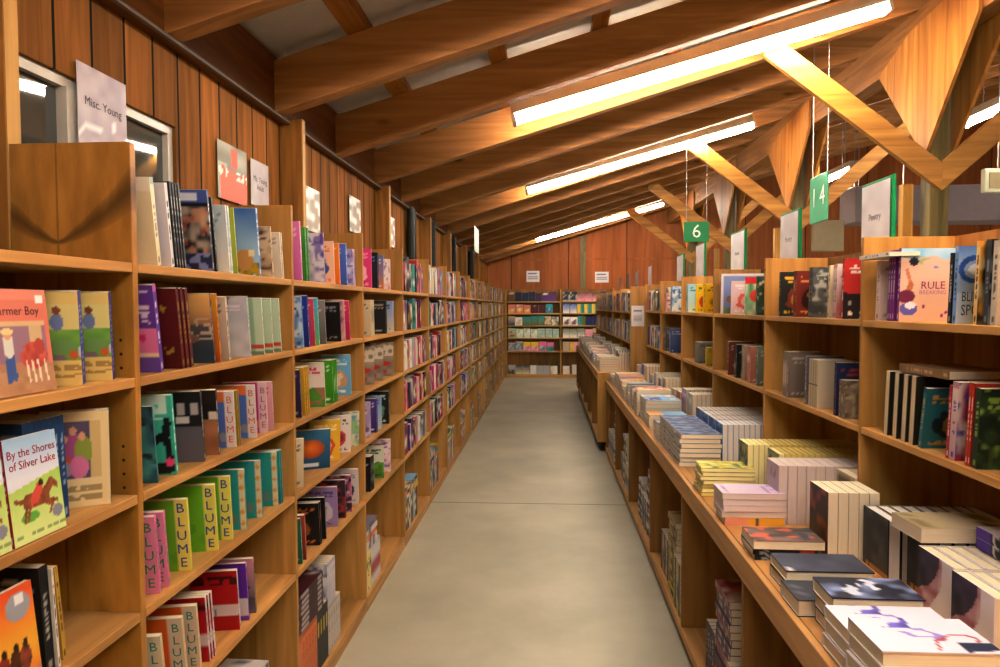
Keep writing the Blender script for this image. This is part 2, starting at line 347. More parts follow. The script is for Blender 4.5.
# ------------------------------------------------------------------ painted sheets and lettering
def hsh(*a):
    n = 0
    for v in a: n = (n * 1103515245 + int(v * 1000) * 12345 + 374761393) & 0x7fffffff
    n = (n ^ (n >> 13)) * 1274126177 & 0x7fffffff
    return ((n ^ (n >> 16)) & 0xffff) / 65535
def vn(x, y, s):
    xi, yi = math.floor(x), math.floor(y); fx, fy = x - xi, y - yi
    fx = fx * fx * (3 - 2 * fx); fy = fy * fy * (3 - 2 * fy)
    a, b_, c, d = hsh(xi, yi, s), hsh(xi + 1, yi, s), hsh(xi, yi + 1, s), hsh(xi + 1, yi + 1, s)
    return (a + (b_ - a) * fx) * (1 - fy) + (c + (d - c) * fx) * fy
def mix(a, b, t): t = max(0, min(1, t)); return tuple(a[i] + (b[i] - a[i]) * t for i in range(3))
class PM:      # mesh with a printed colour on every corner
    def __init__(s): s.v = {}; s.vl = []; s.f = []; s.c = []
    def vi(s, p):
        k = (round(p[0], 5), round(p[1], 5), round(p[2], 5))
        if k not in s.v: s.v[k] = len(s.vl); s.vl.append(k)
        return s.v[k]
    def grid(s, o, du, dv, nu, nv, fn):
        P = lambda i, j: (o[0] + du[0] * i / nu + dv[0] * j / nv, o[1] + du[1] * i / nu + dv[1] * j / nv, o[2] + du[2] * i / nu + dv[2] * j / nv)
        cc = [[fn(i / nu, j / nv) for j in range(nv + 1)] for i in range(nu + 1)] if callable(fn) else None
        for i in range(nu):
            for j in range(nv):
                q = [(i, j), (i + 1, j), (i + 1, j + 1), (i, j + 1)]
                s.f.append([s.vi(P(*t)) for t in q])
                s.c += [cc[a][b] if cc else fn for a, b in q]
    def mesh(s, name):
        me = bpy.data.meshes.new(name); me.from_pydata(s.vl, [], s.f); me.update()
        ca = me.color_attributes.new('print', 'FLOAT_COLOR', 'CORNER')
        flat = []
        for c in s.c: flat += [c[0], c[1], c[2], 1]
        ca.data.foreach_set('color', flat)
        me.materials.append(M['print'])
        return me
FONT_CACHE = {}
def text_mesh(s, size, space=1.0, line=1.0, mat='ltext', align='CENTER', shear=0, depth=0, sx=1.0):
    k = (s, size, mat, line, align, shear, sx)
    if k in FONT_CACHE: return FONT_CACHE[k]
    cu = bpy.data.curves.new('lettering', 'FONT'); cu.body = s; cu.size = size; cu.align_x = align; cu.align_y = 'CENTER'; cu.space_line = line; cu.resolution_u = 2; cu.shear = shear; cu.space_character = space
    o = bpy.data.objects.new('lettering_source', cu); C.objects.link(o)
    dg = bpy.context.evaluated_depsgraph_get()
    me = bpy.data.meshes.new_from_object(o.evaluated_get(dg)); me.name = 'lettering'
    bpy.data.objects.remove(o); bpy.data.curves.remove(cu)
    me.materials.clear(); me.materials.append(M[mat] if mat in M else tmat(mat))
    if sx != 1.0: me.transform(Matrix.Scale(sx, 4, (1, 0, 0)))
    FONT_CACHE[k] = me
    return me
def lettering(parent, s, mtx, size, mat='ltext', name='lettering', **k):
    o = bpy.data.objects.new(name, text_mesh(s, size, mat=mat, **k)); C.objects.link(o); o.parent = parent; o.matrix_local = mtx
    return o

# ------------------------------------------------------------------ books
def art(look, pat, cols, text=None, sp=None, spt=None, fn=None, spine_fn=None, pages='pages'):
    c = [hx(x) for x in cols]
    while len(c) < 3: c.append(c[-1])
    s = sum(map(ord, look + pat + ''.join(cols))) % 997
    return dict(look=look, pat=pat, c=c, text=text, sp=hx(sp) if sp else (c[1] if pat == 's' else c[0]), spt=hx(spt) if spt else c[2], fn=fn, spine_fn=spine_fn, s=s, pages=pages)
def titleline(u, v, v0, s, c, bg, dens=.42, fq=9):
    if abs(v - v0) < .03 and .12 < u < .88 and vn(u * fq * 1.7, v0 * 40 + v * 26, s) > dens: return c
    return bg
def paint(a, u, v):
    c1, c2, c3 = a['c']; s = a['s']; p = a['pat']
    if a['fn']: return a['fn'](u, v)
    if p == 'g': b = mix(c2, c1, v + .25 * (vn(u * 4, v * 5, s) - .5))
    elif p == 'b': b = c1 if v > .46 + .1 * (vn(u * 4, 1, s) - .5) else mix(c2, c3, .5 * (vn(u * 6, v * 8, s) > .62))
    elif p == 'o':
        d = ((u - .5) / .32) ** 2 + ((v - .38) / .24) ** 2 + (vn(u * 6, v * 8, s) - .5) * .8
        b = c1 if d > 1 else mix(c2, c3, .6 * (d < .4))
    elif p == 's': b = c2 if u > .62 else mix(c1, c3, .25 * (vn(u * 5, v * 6, s) > .7))
    elif p == 'p':
        n = vn(u * 5, v * 7, s); m_ = vn(u * 9 + 3, v * 11, s + 7); b = mix(mix(c1, c2, (n - .35) * 3.4), c3, (m_ - .6) * 4)
    else: b = mix(c1, (c1[0] * .8, c1[1] * .8, c1[2] * .8), .5 * vn(u * 3, v * 3, s))
    if p in 'gbopd':
        b = titleline(u, v, .86, s, c3, b); b = titleline(u, v, .77, s + 3, c3, b)
        if p != 'p': b = titleline(u, v, .1, s + 5, c3, b, .5, 12)
    return b
def paint_spine(a, u, v):
    if a['spine_fn']: return a['spine_fn'](u, v)
    b = a['sp']; s = a['s']
    if a['pat'] in 'gp': b = mix(a['sp'], a['c'][1], .45 * (1 - v))
    if .2 < u < .8 and .3 < v < .82 and vn(u * 2.2 + 3, v * 46, s) > .5: b = a['spt']
    if v < .1 and v > .04 and .2 < u < .8: b = a['spt']
    if v > .92: b = mix(b, a['c'][1], .6)
    return b
MESH = {}
def book_meshes(a, t, h, w, hard, res):
    k = (id(a), round(t, 4), round(h, 4), round(w, 4), hard, res)
    if k in MESH: return MESH[k]
    c = .003 if hard else .0012; ov = .0035 if hard else .0006
    nu, nv = res
    pm = PM()
    f = lambda u, v: paint(a, u, v)
    inner = (.75, .72, .66)
    rim = a['sp']
    pm.grid((-w, 0, 0), (w, 0, 0), (0, 0, h), nu, nv, f)                        # side seen with the spine on its right
    pm.grid((0, t, 0), (-w, 0, 0), (0, 0, h), nu, nv, f)                        # side seen with the spine on its left
    sr = (5, 44) if res[0] > 9 else (3, 24) if res[0] > 3 else (1, 10)
    pm.grid((0, 0, 0), (0, t, 0), (0, 0, h), sr[0], sr[1], lambda u, v: paint_spine(a, u, v))
    pm.grid((-w, c, h), (w - c, 0, 0), (0, 0, -h), 1, 1, inner); pm.grid((-w, t - c, 0), (w - c, 0, 0), (0, 0, h), 1, 1, inner)
    pm.grid((-c, c, h), (0, t - 2 * c, 0), (0, 0, -h), 1, 1, inner)
    for z, fl in ((0, 1), (h, 0)):
        for poly in ([(-w, 0), (0, 0), (-c, c), (-w, c)], [(0, 0), (0, t), (-c, t - c), (-c, c)], [(0, t), (-w, t), (-w, t - c), (-c, t - c)]):
            q = [pm.vi((x, y, z)) for x, y in poly]; pm.f.append(q[::-1] if fl else q); pm.c += [rim] * 4
    for y0, y1 in ((0, c), (t - c, t)):
        pm.f.append([pm.vi((-w, y1, 0)), pm.vi((-w, y0, 0)), pm.vi((-w, y0, h)), pm.vi((-w, y1, h))]); pm.c += [rim] * 4
    cover = pm.mesh('cover')
    mb = MB().box(-w + ov, -c - .0002, c + .0002, t - c - .0002, ov, h - ov)
    pg = bpy.data.meshes.new('pages'); pg.from_pydata(mb.v, [], mb.f); pg.update(); pg.materials.append(M[a['pages']])
    MESH[k] = (cover, pg)
    return MESH[k]

BOOKS = []
def put(a, mtx, t, h, w, score, where, group, hard=False, res=(14, 22), side='A', tie='from the left', force=False):
    """one book: spine along local x=0, thickness along +y, height along +z"""
    BOOKS.append(dict(i=len(BOOKS), a=a, m=mtx, t=t, h=h, w=w, sc=score + (1e6 if force else 0), where=where, group=group, hard=hard, res=res, side=side, tie=tie))
def Tm(x, y, z, rx=0, rz=0): return Matrix.Translation((x, y, z)) @ Matrix.Rotation(rz, 4, 'Z') @ Matrix.Rotation(rx, 4, 'X')
def vis_px(X, y0, y1, z, h):
    a, b_ = proj(X, y0, z), proj(X, y1, z); m_ = proj(X, y0, z + h)
    if not (-40 < a[0] < 1040): return 0
    return max(.5, abs(b_[0] - a[0])) * abs(a[1] - m_[1])
# standing rows on the left shelves: spine toward the aisle (+X)
XL = -.885
def left_book(a, Y, z, t, h, w, where, group, lean=0, yaw=0, X=None, hard=False, res=(14, 22), prev=None, force=False):
    X = XL - .012 if X is None else X
    m = Tm(X, Y, z + .0005, R(lean), R(yaw))
    sc = vis_px(X, prev if prev is not None else Y, Y + t, z, h)
    put(a, m, t, h, w, sc, where, group, hard, res, 'A', force=force)
def left_row(bay, si, z, items, lean=4, yaw=10, where='', group='', pxz=None):
    y_end = None
    prev = None
    for it in items:
        px, t, h, a = it[:4]; n = it[4] if len(it) > 4 else 1; o = it[5] if len(it) > 5 else {}
        lo, hi = BAY(bay)
        X = o.get('X', XL - .012)
        Y = atX(px, 306 + (1.5 - z - .1) * 430, X)
        for i in range(n):
            yw = o.get('yaw', yaw); ln = o.get('lean', lean)
            if y_end is not None: Y = max(Y, y_end + .0015)
            if o.get('w', .13) * math.sin(R(yw)) + h * math.sin(R(ln)) > Y - (lo + .011) and y_end is None:
                Y = lo + .013 + o.get('w', .13) * math.sin(R(yw)) + h * math.sin(R(ln))
            if Y + t / math.cos(R(yw)) > hi - .011: break
            left_book(a, Y, z, t, h, o.get('w', .13), where, group, ln, yw, X, o.get('hard', False), o.get('res', (14, 22)), prev, o.get('force', False))
            prev = Y + t; y_end = Y + t / math.cos(R(yw)) / math.cos(R(ln)); Y = y_end + .0015
def BAY(k): y = 1.446 + (k - 1) * .937; return y + .02 if k else y, y + .937
ZS = [1.596, 1.349, 1.095, .836, .557, .07]
SHN = ['top shelf', 'second shelf', 'third shelf', 'fourth shelf', 'fifth shelf', 'bottom shelf']
def lw(bay, si): return f'{SHN[si]}, {ORD[bay]} left bookcase'
def lg(bay, si): return f'books on the {SHN[si]} of the {ORD[bay]} left bookcase'

# ------------------------------------------------------------------ left bookcases
XB = -1.155
for k in range(0, 15):
    lo, hi = 1.446 + (k - 1) * .937, 1.446 + k * .937
    if k == 14: hi = 14.585
    t = thing('bookcase', f'tall pine bookcase along the left wall, {ORD[k]} from the viewer', 'bookcase', (-1.02, (lo + hi) / 2, 0), 'bookcases along the left wall')
    off = Matrix.Translation((1.02, -(lo + hi) / 2, 0))
    def part(nm, mb, mat, bevel=.0015, par=None):
        o = mb.build(nm, mat, t, bevel); o.matrix_local = off; return o
    part('side_panel', MB().box(XB, XL, hi, hi + .02, 0, 1.853), M['vgrain'] if k == 0 else M['upright'])
    if k == 0: part('side_panel', MB().box(XB, XL, lo, lo + .02, 0, 1.853), M['upright'])
    part('back_panel', MB().box(XB - .012, XB - .0005, lo + .0205, hi + .0195, .0, 1.615), M['back'], 0)
    for i, z in enumerate(ZS[:5]):
        part('shelf', MB().box(XB, XL, lo + .0205, hi - .0005, z - .021, z), M['shelfY'], .002)
    part('bottom_shelf', MB().box(XB, XL + .001, lo + .0205, hi - .0005, .0, .07), M['shelfY'], .002)
    if k == 0:
        for z in (1.43, 1.40, 1.37, 1.2, 1.17, 1.14, 1.11):
            part('peg_hole', MB().tube((-.915, hi - .0008, z), (-.915, hi - .0002, z), .0035, 8), M['toe'], 0)
# ------------------------------------------------------------------ right: counter with hutch shelves on it
XC, ZC, XH, XHB = .59, .742, .99, 1.265
CU = [1.16, 2.14, 3.10, 4.05, 5.10, 6.10, 7.06]
t = thing('display_counter', 'long low wooden counter with open bays under it along the aisle', 'counter', (.9, 4, 0))
def cpart(t, base, nm, mb, mat, bevel=.002):
    o = mb.build(nm, mat, t, bevel); o.matrix_local = Matrix.Translation((-base[0], -base[1], -base[2])); return o
cb = (.9, 4, 0)
cpart(t, cb, 'counter_top', MB().box(XC + .021, 1.28, .3, 7.14, ZC - .025, ZC), M['counter'])
cpart(t, cb, 'front_rail', MB().box(XC, XC + .02, .3, 7.14, ZC - .08, ZC), M['counter'], .003)
for y in CU: cpart(t, cb, 'upright', MB().box(XC + .001, 1.2, y - .01, y + .01, .0755, ZC - .0805), M['cupr'])
cpart(t, cb, 'bottom_deck', MB().box(XC, 1.2, .3, 7.14, .03, .075), M['counter'])
cpart(t, cb, 'back_panel', MB().box(1.201, 1.215, .3, 7.14, 0, ZC - .026), M['cupr'], 0)
cpart(t, cb, 'toe_kick', MB().box(XC + .012, 1.19, .3, 7.14, 0, .0295), M['toe'], 0)
HY = [1.285, 2.273, 3.26, 4.25, 5.24, 6.22, 7.15]
HZ = [1.452, 1.114]
for k in range(len(HY) - 1):
    lo, hi = HY[k], HY[k + 1]
    b = (1.13, (lo + hi) / 2, ZC)
    t = thing('hutch_bookcase', f'pine shelf unit standing on the near counter, {ORD[k]} from the viewer', 'bookcase', b, 'shelf units on the near counter')
    cpart(t, b, 'side_panel', MB().box(XH, XHB, hi, hi + .02, ZC + .0005, 1.712), M['upright'])
    if k == 0: cpart(t, b, 'side_panel', MB().box(XH, XHB, lo, lo + .02, ZC + .0005, 1.712), M['upright'])
    cpart(t, b, 'back_panel', MB().box(XHB + .0005, XHB + .013, lo + .0205, hi + .0195, ZC + .0005, 1.712), M['gusset'] if k == 0 else M['back'], 0)
    for z in HZ: cpart(t, b, 'shelf', MB().box(XH, XHB, lo + .0205, hi - .0005, z - .021, z), M['shelfY'])
# far counter and its shelves
FC, FZ, FY0, FY1, FH = .515, .815, 7.2, 12.4, .845
t = thing('display_counter', 'second taller counter behind the first, with a wide end panel', 'counter', (.9, 10, 0)); cb = (.9, 10, 0)
cpart(t, cb, 'counter_top', MB().box(FC + .021, 1.28, FY0 + .021, FY1, FZ - .025, FZ), M['counter'])
cpart(t, cb, 'front_rail', MB().box(FC, FC + .02, FY0 + .021, FY1, FZ - .08, FZ), M['counter'])
cpart(t, cb, 'end_panel', MB().box(FC, 1.25, FY0, FY0 + .02, .10, FZ), M['upright'])
for y in (8.1, 9.0, 9.9, 10.8, 11.7, 12.38): cpart(t, cb, 'upright', MB().box(FC + .001, 1.2, y - .01, y + .01, .1455, FZ - .0805), M['cupr'])
cpart(t, cb, 'bottom_deck', MB().box(FC, 1.2, FY0 + .021, FY1, .1, .145), M['counter'])
cpart(t, cb, 'back_panel', MB().box(1.201, 1.215, FY0 + .03, FY1, 0, FZ - .026), M['cupr'], 0)
cpart(t, cb, 'toe_kick', MB().box(FC + .04, 1.19, FY0 + .06, FY1, 0, .0995), M['toe'], 0)
FHY = [7.2, 8.2, 9.2, 10.2, 11.2, 12.2]
for k in range(len(FHY) - 1):
    lo, hi = FHY[k], FHY[k + 1]; b = (1.0, (lo + hi) / 2, FZ)
    t = thing('hutch_bookcase', f'pine shelf unit on the taller far counter, {ORD[k]} from the viewer', 'bookcase', b, 'shelf units on the far counter')
    if k == 0: cpart(t, b, 'side_panel', MB().box(FH, 1.25, lo, lo + .02, FZ + .0005, 1.695), M['upright'])
    cpart(t, b, 'side_panel', MB().box(FH, 1.25, hi, hi + .02, FZ + .0005, 1.695), M['upright'])
    cpart(t, b, 'back_panel', MB().box(1.2505, 1.262, lo, hi + .0195, FZ + .0005, 1.695), M['back'], 0)
    for z in (1.44, 1.13): cpart(t, b, 'shelf', MB().box(FH, 1.25, lo + .0205, hi - .0005, z - .021, z), M['shelfY'])
# end bookcases
EX = [-.845, .267, 1.35]; EY0, EY1 = 14.62, 14.9
for k in range(2):
    lo, hi = EX[k], EX[k + 1]; b = ((lo + hi) / 2, 14.76, 0)
    t = thing('bookcase', ['wide pine bookcase closing the end of the aisle', 'pine bookcase on the end wall half hidden by the far counter'][k], 'bookcase', b)
    cpart(t, b, 'side_panel', MB().box(hi, hi + .03, EY0, EY1, 0, 1.853), M['upright'])
    if k == 0: cpart(t, b, 'side_panel', MB().box(lo - .03, lo, EY0, EY1, 0, 1.853), M['upright'])
    cpart(t, b, 'back_panel', MB().box(lo + (.03 if k else 0), hi + .03, EY1 + .0005, EY1 + .012, 0, 1.853), M['back'], 0)
    for z in ZS[:5]: cpart(t, b, 'shelf', MB().box(lo + .0305 * k + .0005, hi - .0005, EY0, EY1, z - .024, z), M['shelfX'])
    cpart(t, b, 'bottom_shelf', MB().box(lo + .0305 * k + .0005, hi - .0005, EY0, EY1, 0, .07), M['shelfX'])

# ------------------------------------------------------------------ fluorescent lights
def light(nm_label, P, Q, power=1.0):
    P, Q = Vector(P), Vector(Q); mid = (P + Q) / 2; d = (Q - P).normalized(); L = (Q - P).length
    side = d.cross(Vector((0, 0, 1))).normalized(); up = side.cross(d)
    t = thing('fluorescent_light', nm_label, 'light', mid, 'fluorescent ceiling lights')
    rot = Matrix((d, side, up)).transposed().to_4x4(); 
    def lp(nm, mb, mat, bev=0):
        o = mb.build(nm, mat, t, bev); o.matrix_local = rot; return o
    lp('housing', MB().box(-L / 2, L / 2, -.065, .065, .03, .10), M['metalw'], .004)
    lp('tube', MB().tube((-L / 2 + .02, 0, 0), (L / 2 - .02, 0, 0), .029, 12), M['tube'])
    for s in (-1, 1): lp('end_cap', MB().box(s * L / 2 - .012, s * L / 2 + .012, -.06, .06, -.026, .0295), M['metalw'], .003)
def roof_light(y, lab):
    x0, x1 = -.21, 2.09; light(lab, (x0, y, zraf(x0) + .0), (x1, y, zraf(x1) - .05))
roof_light(4.53, 'long lit fluorescent light nearest the viewer, between the rafters')
roof_light(7.33, 'lit fluorescent light between the rafters, second along the aisle')
roof_light(12.80, 'lit fluorescent light deepest in the aisle, near the end wall')
roof_light(1.72, 'fluorescent light above the viewer')
roof_light(.1, 'fluorescent light just behind the viewer')
roof_light(-1.5, 'fluorescent light farthest behind the viewer')
light('lit fluorescent light running along the far room beside the big post', (4.0, 4.2, 3.22), (4.0, 7.1, 3.22))
light('lit fluorescent light further along the far room, behind the hanging green sign', (4.0, 9.5, 3.28), (4.0, 11.9, 3.28))
light('lit fluorescent light in the far room, high over its far side', (7.0, 8.0, 4.0), (7.0, 10.4, 4.0))  # unseen fixture, added to brighten the far room's roof and wall
light('lit fluorescent light crossing the far room behind the white and green sign', (4.45, 11.0, 3.17), (6.0, 11.0, 3.14))
for nm in ('far',):
    for y in (9.5,): 
        pass
# hangers of the far room lights are thin rods up to the rafters
for x, y, z in ((4, 4.6, 3.32), (4, 6.8, 3.32), (4, 9.8, 3.38), (4, 11.5, 3.38), (4.7, 11, 3.27), (5.8, 11, 3.25)):
    o = MB().tube((x, y, z - .02), (x, y, zraf(x) + RD), .006, 6).build('hanging_rod', M['wire']); tag(o, 'thin rod holding a light up to the far room roof', 'rod', 'rods of the far room lights')

# ------------------------------------------------------------------ signs
def sheet(name, label, cat, y0, y1, z0, z1, X, fn, face=1, group=None, nu=14, nv=18, frame=None, tilt=0):
    """upright sheet in a plane of constant X; face=+1 looks toward +X (left wall), -1 looks toward -X"""
    t = thing(name, label, cat, (X, (y0 + y1) / 2, z0), group)
    w, h = y1 - y0, z1 - z0
    pm = PM()
    if face > 0: pm.grid((.001, -w / 2, 0), (0, w, 0), (0, 0, h), nu, nv, fn)
    else: pm.grid((-.001, w / 2, 0), (0, -w, 0), (0, 0, h), nu, nv, fn)
    o = bpy.data.objects.new('sheet', pm.mesh('sheet')); C.objects.link(o); o.parent = t
    MB().box(-.001, .0005, -w / 2, w / 2, 0, h).build('backing', M['metalw'], t) if face > 0 else MB().box(-.0005, .001, -w / 2, w / 2, 0, h).build('backing', M['metalw'], t)
    return t, w, h
LV = hx('cfc4cc')
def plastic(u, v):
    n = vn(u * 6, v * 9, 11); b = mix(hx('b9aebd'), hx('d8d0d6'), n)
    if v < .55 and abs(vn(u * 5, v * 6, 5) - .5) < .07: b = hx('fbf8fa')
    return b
RXp = Matrix.Rotation(R(90), 4, 'X')
def ltxt(t, s, y, z, size, mat, face=1, name='lettering', **k):
    m = Matrix.Translation((.0022 * face, y, z)) @ Matrix.Rotation(R(90 if face > 0 else -90), 4, 'Z') @ RXp
    return lettering(t, s, m, size, mat, name, **k)
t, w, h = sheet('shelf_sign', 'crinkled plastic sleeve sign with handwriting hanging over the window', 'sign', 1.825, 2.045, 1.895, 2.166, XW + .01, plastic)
ltxt(t, 'Misc. Young', .0, .172, .034, '4a3c48')
def orange_art(u, v):
    b = mix(hx('8a8674'), hx('d8d6c4'), vn(u * 3, v * 4, 3) * .6 + (v < .62) * .4 * (u < .3))
    if v < .52 + .08 * vn(u * 7, 0, 4) and u > .08: b = hx('e0683c')
    if abs(u - .55) < .1 and .6 < v < .93: b = hx('e0613a')
    if .42 < v < .55 and vn(u * 14, v * 10, 9) > .6: b = hx('f4eee0')
    return b
sheet('shelf_sign', 'orange and grey poster in a clear holder on the board wall', 'sign', 2.625, 2.885, 1.922, 2.145, XW + .012, orange_art, nu=22, nv=26)
pap = lambda u, v: mix(hx('c4bcc0'), hx('d6ced2'), vn(u * 4, v * 5, 8))
t, w, h = sheet('shelf_sign', 'white paper sign with two printed lines beside the orange poster', 'sign', 2.925, 3.115, 1.94, 2.135, XW + .012, pap)
ltxt(t, 'Ms. Young', 0, .115, .034, '4a4448'); ltxt(t, 'Adult', 0, .08, .034, '4a4448')
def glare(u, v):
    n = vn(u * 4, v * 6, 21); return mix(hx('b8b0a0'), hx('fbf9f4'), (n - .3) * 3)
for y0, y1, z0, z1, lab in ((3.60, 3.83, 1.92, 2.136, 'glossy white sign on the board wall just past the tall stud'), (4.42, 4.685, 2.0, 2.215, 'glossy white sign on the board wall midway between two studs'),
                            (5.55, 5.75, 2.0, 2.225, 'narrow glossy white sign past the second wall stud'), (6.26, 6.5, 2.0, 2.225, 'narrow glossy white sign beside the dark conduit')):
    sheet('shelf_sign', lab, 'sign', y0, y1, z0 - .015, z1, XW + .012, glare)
# small signs further along the left wall
for y, lab in ((7.7, 'small white card past the thick dark pipe'), (8.9, 'small white card far along the board wall')):
    sheet('shelf_sign', lab, 'sign', y, y + .2, 1.86, 2.06, XW + .012, pap)
t, w, h = sheet('hanging_sign', 'pale green sign hanging edge-on below the rafters by the left wall', 'sign', 8.3, 8.85, 2.16, 2.46, -.86, lambda u, v: mix(hx('9cc4a8'), hx('e8f0e4'), v))
for y in (-.2, .2): MB().tube((0, y, .3), (0, y, .1 + zraf(-.86) - 2.16), .003, 6).build('wire', M['wire'], t)
# signs on the hutch tops: white page on a green card
for k, (y0, y1, zt, lab, tx) in enumerate(((2.452, 2.66, 1.926, 'large white page sign on green card above the near hutch corner', 'Poetry'), (3.318, 3.555, 1.935, 'white page sign on green card, second along the hutch tops', 'Poetry'),
        (4.20, 4.49, 1.938, 'white page sign on green card, third along the hutch tops', 'Novels'), (5.25, 5.52, 1.955, 'narrow white page sign on green card, fourth along the hutch tops', ''), (6.05, 6.32, 1.93, 'small white page sign, farthest along the near hutch tops', ''))):
    t, w, h = sheet('shelf_sign', lab, 'sign', y0, y1, 1.7125, zt, 1.15, lambda u, v: mix(hx('dcd6dc'), hx('f2eef2'), vn(u * 3, v * 5, 17)), -1)
    g = MB().prism([(.004, -w / 2 - .012, 0), (.012, -w / 2 - .02, 0), (.012, -w / 2 - .016, h + .012), (.004, -w / 2 - .005, h + .012)], 0, (.0015, .002, 0)).build('green_card', M['green'], t)
    MB().box(.0035, .006, -w / 2 - .01, w / 2 + .012, 0, h + .01).build('green_card', M['green'], t)
    if tx: ltxt(t, tx, 0, h * .45, .034, '8a868c', -1)
# far hutch signs
for y, lab in ((7.5, 'white card with small print on a stand above the notice panel'), (8.6, 'thin white card standing on the far hutch, nearer one'), (9.5, 'thin white card standing on the far hutch, middle one'), (10.6, 'thin white card standing on the far hutch, farther one')):
    sheet('shelf_sign', lab, 'sign', y, y + .24, 1.6955, 1.92, 1.1, pap, -1)
# green numbered sign
t = thing('aisle_sign', 'green hanging sign with a white number 6', 'sign', (1.5, 7.2, 2.14))
MB().box(-.125, .125, -.008, .008, 0, .2).build('board', M['green'], t, .003)
lettering(t, '6', Matrix.Translation((0, -.0095, .1)) @ RXp, .19, 'wtext', 'number')
for x in (-.1, .1): MB().tube((x, 0, .2), (x, 0, zraf(1.5 + x) - 2.14 - .001), .003, 6).build('wire', M['wire'], t)
# hanging green plastic sign
t = thing('hanging_sign', 'shiny green plastic sign hung on two wires beside the far room', 'sign', (2.0, 5.34, 2.11))
MB().box(-.006, .006, -.165, .165, 0, .345).build('board', M['greenp'], t, .003)
lettering(t, '1 4', Matrix.Translation((-.0075, 0, .18)) @ Matrix.Rotation(R(-90), 4, 'Z') @ RXp, .2, 'wtext', 'number')
for y in (-.15, .13): MB().tube((0, y, .345), (0, y, zraf(2.0) - 2.11 + .2), .004, 6).build('wire', M['wire'], t)
# papers on the end wall and the notice on the end panel
def ysheet(name, label, cat, x0, x1, y, z0, z1, fn, nu=10, nv=10):
    t = thing(name, label, cat, ((x0 + x1) / 2, y, z0)); pm = PM(); w, h = x1 - x0, z1 - z0
    pm.grid((-w / 2, -.001, 0), (w, 0, 0), (0, 0, h), nu, nv, fn)
    o = bpy.data.objects.new('sheet', pm.mesh('sheet')); C.objects.link(o); o.parent = t
    MB().box(-w / 2, w / 2, -.0005, .001, 0, h).build('backing', M['metalw'], t)
def notice(u, v):
    b = hx('e4e0e2')
    if .15 < u < .85 and .2 < v < .86 and (v * 12) % 1 < .4 and v < .6: b = hx('b4b0b6')
    if .15 < u < .8 and .7 < v < .8: b = hx('8088a8')
    return b
ysheet('wall_paper_notice', 'white paper pinned on the end wall left of the batten', 'sign', -.44, -.16, YE - .003, 2.01, 2.25, notice, 12, 18)
ysheet('wall_paper_notice', 'white paper pinned on the end wall just right of the batten', 'sign', 1.01, 1.30, YE - .003, 1.99, 2.22, notice, 12, 18)
ysheet('posted_notice', 'white printed notice taped on the end panel of the far shelves', 'sign', .855, .985, FY0 - .002, 1.29, 1.50, notice, 14, 30)
# far room things
o = MB().box(3.9, 9.9, 9.2, 9.7, 2.55, 3.0).build('air_duct', M['duct'], None, .01); tag(o, 'grey metal duct crossing the far room under the roof', 'duct')
for x in (4.6, 6.2, 8.5):
    q = MB().tube((x - .0, 9.45, 3.0), (x, 9.45, zraf(x) + .001), .008, 6).build('strap', M['wire'], o)
o = thing('hanging_lamp_box', 'pale square lamp box hanging beside the big post', 'light', (3.72, 6.1, 2.42))
MB().box(-.12, .12, -.03, .03, 0, .2).build('case', M['boxp'], o, .01); MB().box(-.085, .085, -.034, -.0305, .035, .165).build('lens', M['screen'], o)
MB().tube((0, 0, .2), (0, 0, zraf(3.72) - 2.42 + .15), .006, 6).build('rod', M['wire'], o)
o = thing('hanging_box', 'small bright blue box hanging far behind the white and green sign', 'box', (4.3, 10.2, 2.86))
MB().box(-.07, .07, -.05, .05, 0, .2).build('case', M['bluep'], o, .01); MB().tube((0, 0, .2), (0, 0, zraf(4.3) - 2.86), .005, 6).build('cord', M['wire'], o)
o = thing('hanging_board', 'beige board hanging below the green plastic sign in the far room', 'board', (3.25, 8.4, 2.12))
MB().box(-.18, .18, -.02, .02, 0, .36).build('panel', M['screen'], o, .01)
for x in (-.15, .15): MB().tube((x, 0, .36), (x, 0, zraf(3.25 + x) - 2.12), .004, 6).build('wire', M['wire'], o)

# ------------------------------------------------------------------ cover pictures drawn by hand
def ell(u, v, cu, cv, ru, rv): return ((u - cu) / ru) ** 2 + ((v - cv) / rv) ** 2 < 1
def seg(u, v, a, b, r):
    ax, ay, bx, by = *a, *b; dx, dy = bx - ax, by - ay
    t = max(0, min(1, ((u - ax) * dx + (v - ay) * dy) / (dx * dx + dy * dy + 1e-9)))
    return math.hypot(u - ax - dx * t, (v - ay - dy * t)) < r
def f_farm(u, v):
    b = hx('d8836c')
    if v > .9: b = mix(b, hx('e6a088'), .5)
    if v < .27: b = mix(hx('c49a72'), hx('a9835c'), vn(u * 8, v * 14, 3))
    if .22 < v < .68 and .08 < u < .92: b = hx('a07c8c') if v > .3 else hx('b58a6a')
    if .45 < v < .68 and .62 < u < .86: b = hx('cdb48c')
    if .655 < v < .69 and .08 < u < .92: b = hx('d6b890')
    if ell(u, v, .66, .36, .25, .13) and vn(u * 9, v * 12, 4) > .2: b = mix(hx('a83a2c'), hx('d06a50'), vn(u * 14, v * 14, 5))
    if ell(u, v, .78, .44, .1, .08): b = hx('b4483a')
    for x in (.52, .62, .72, .84):
        if seg(u, v, (x, .3), (x + .03, .12), .02): b = hx('e4d4c0')
    if seg(u, v, (.24, .4), (.21, .16), .05) or seg(u, v, (.27, .4), (.3, .18), .045): b = hx('46609c')
    if seg(u, v, (.25, .52), (.25, .42), .075): b = hx('d8d4cc')
    if ell(u, v, .25, .565, .06, .045): b = hx('d8a684')
    if ell(u, v, .25, .6, .11, .028): b = hx('e6cf9a')
    if .8 < u < .95 and .86 < v < .95: b = hx('f0eeee')
    return b
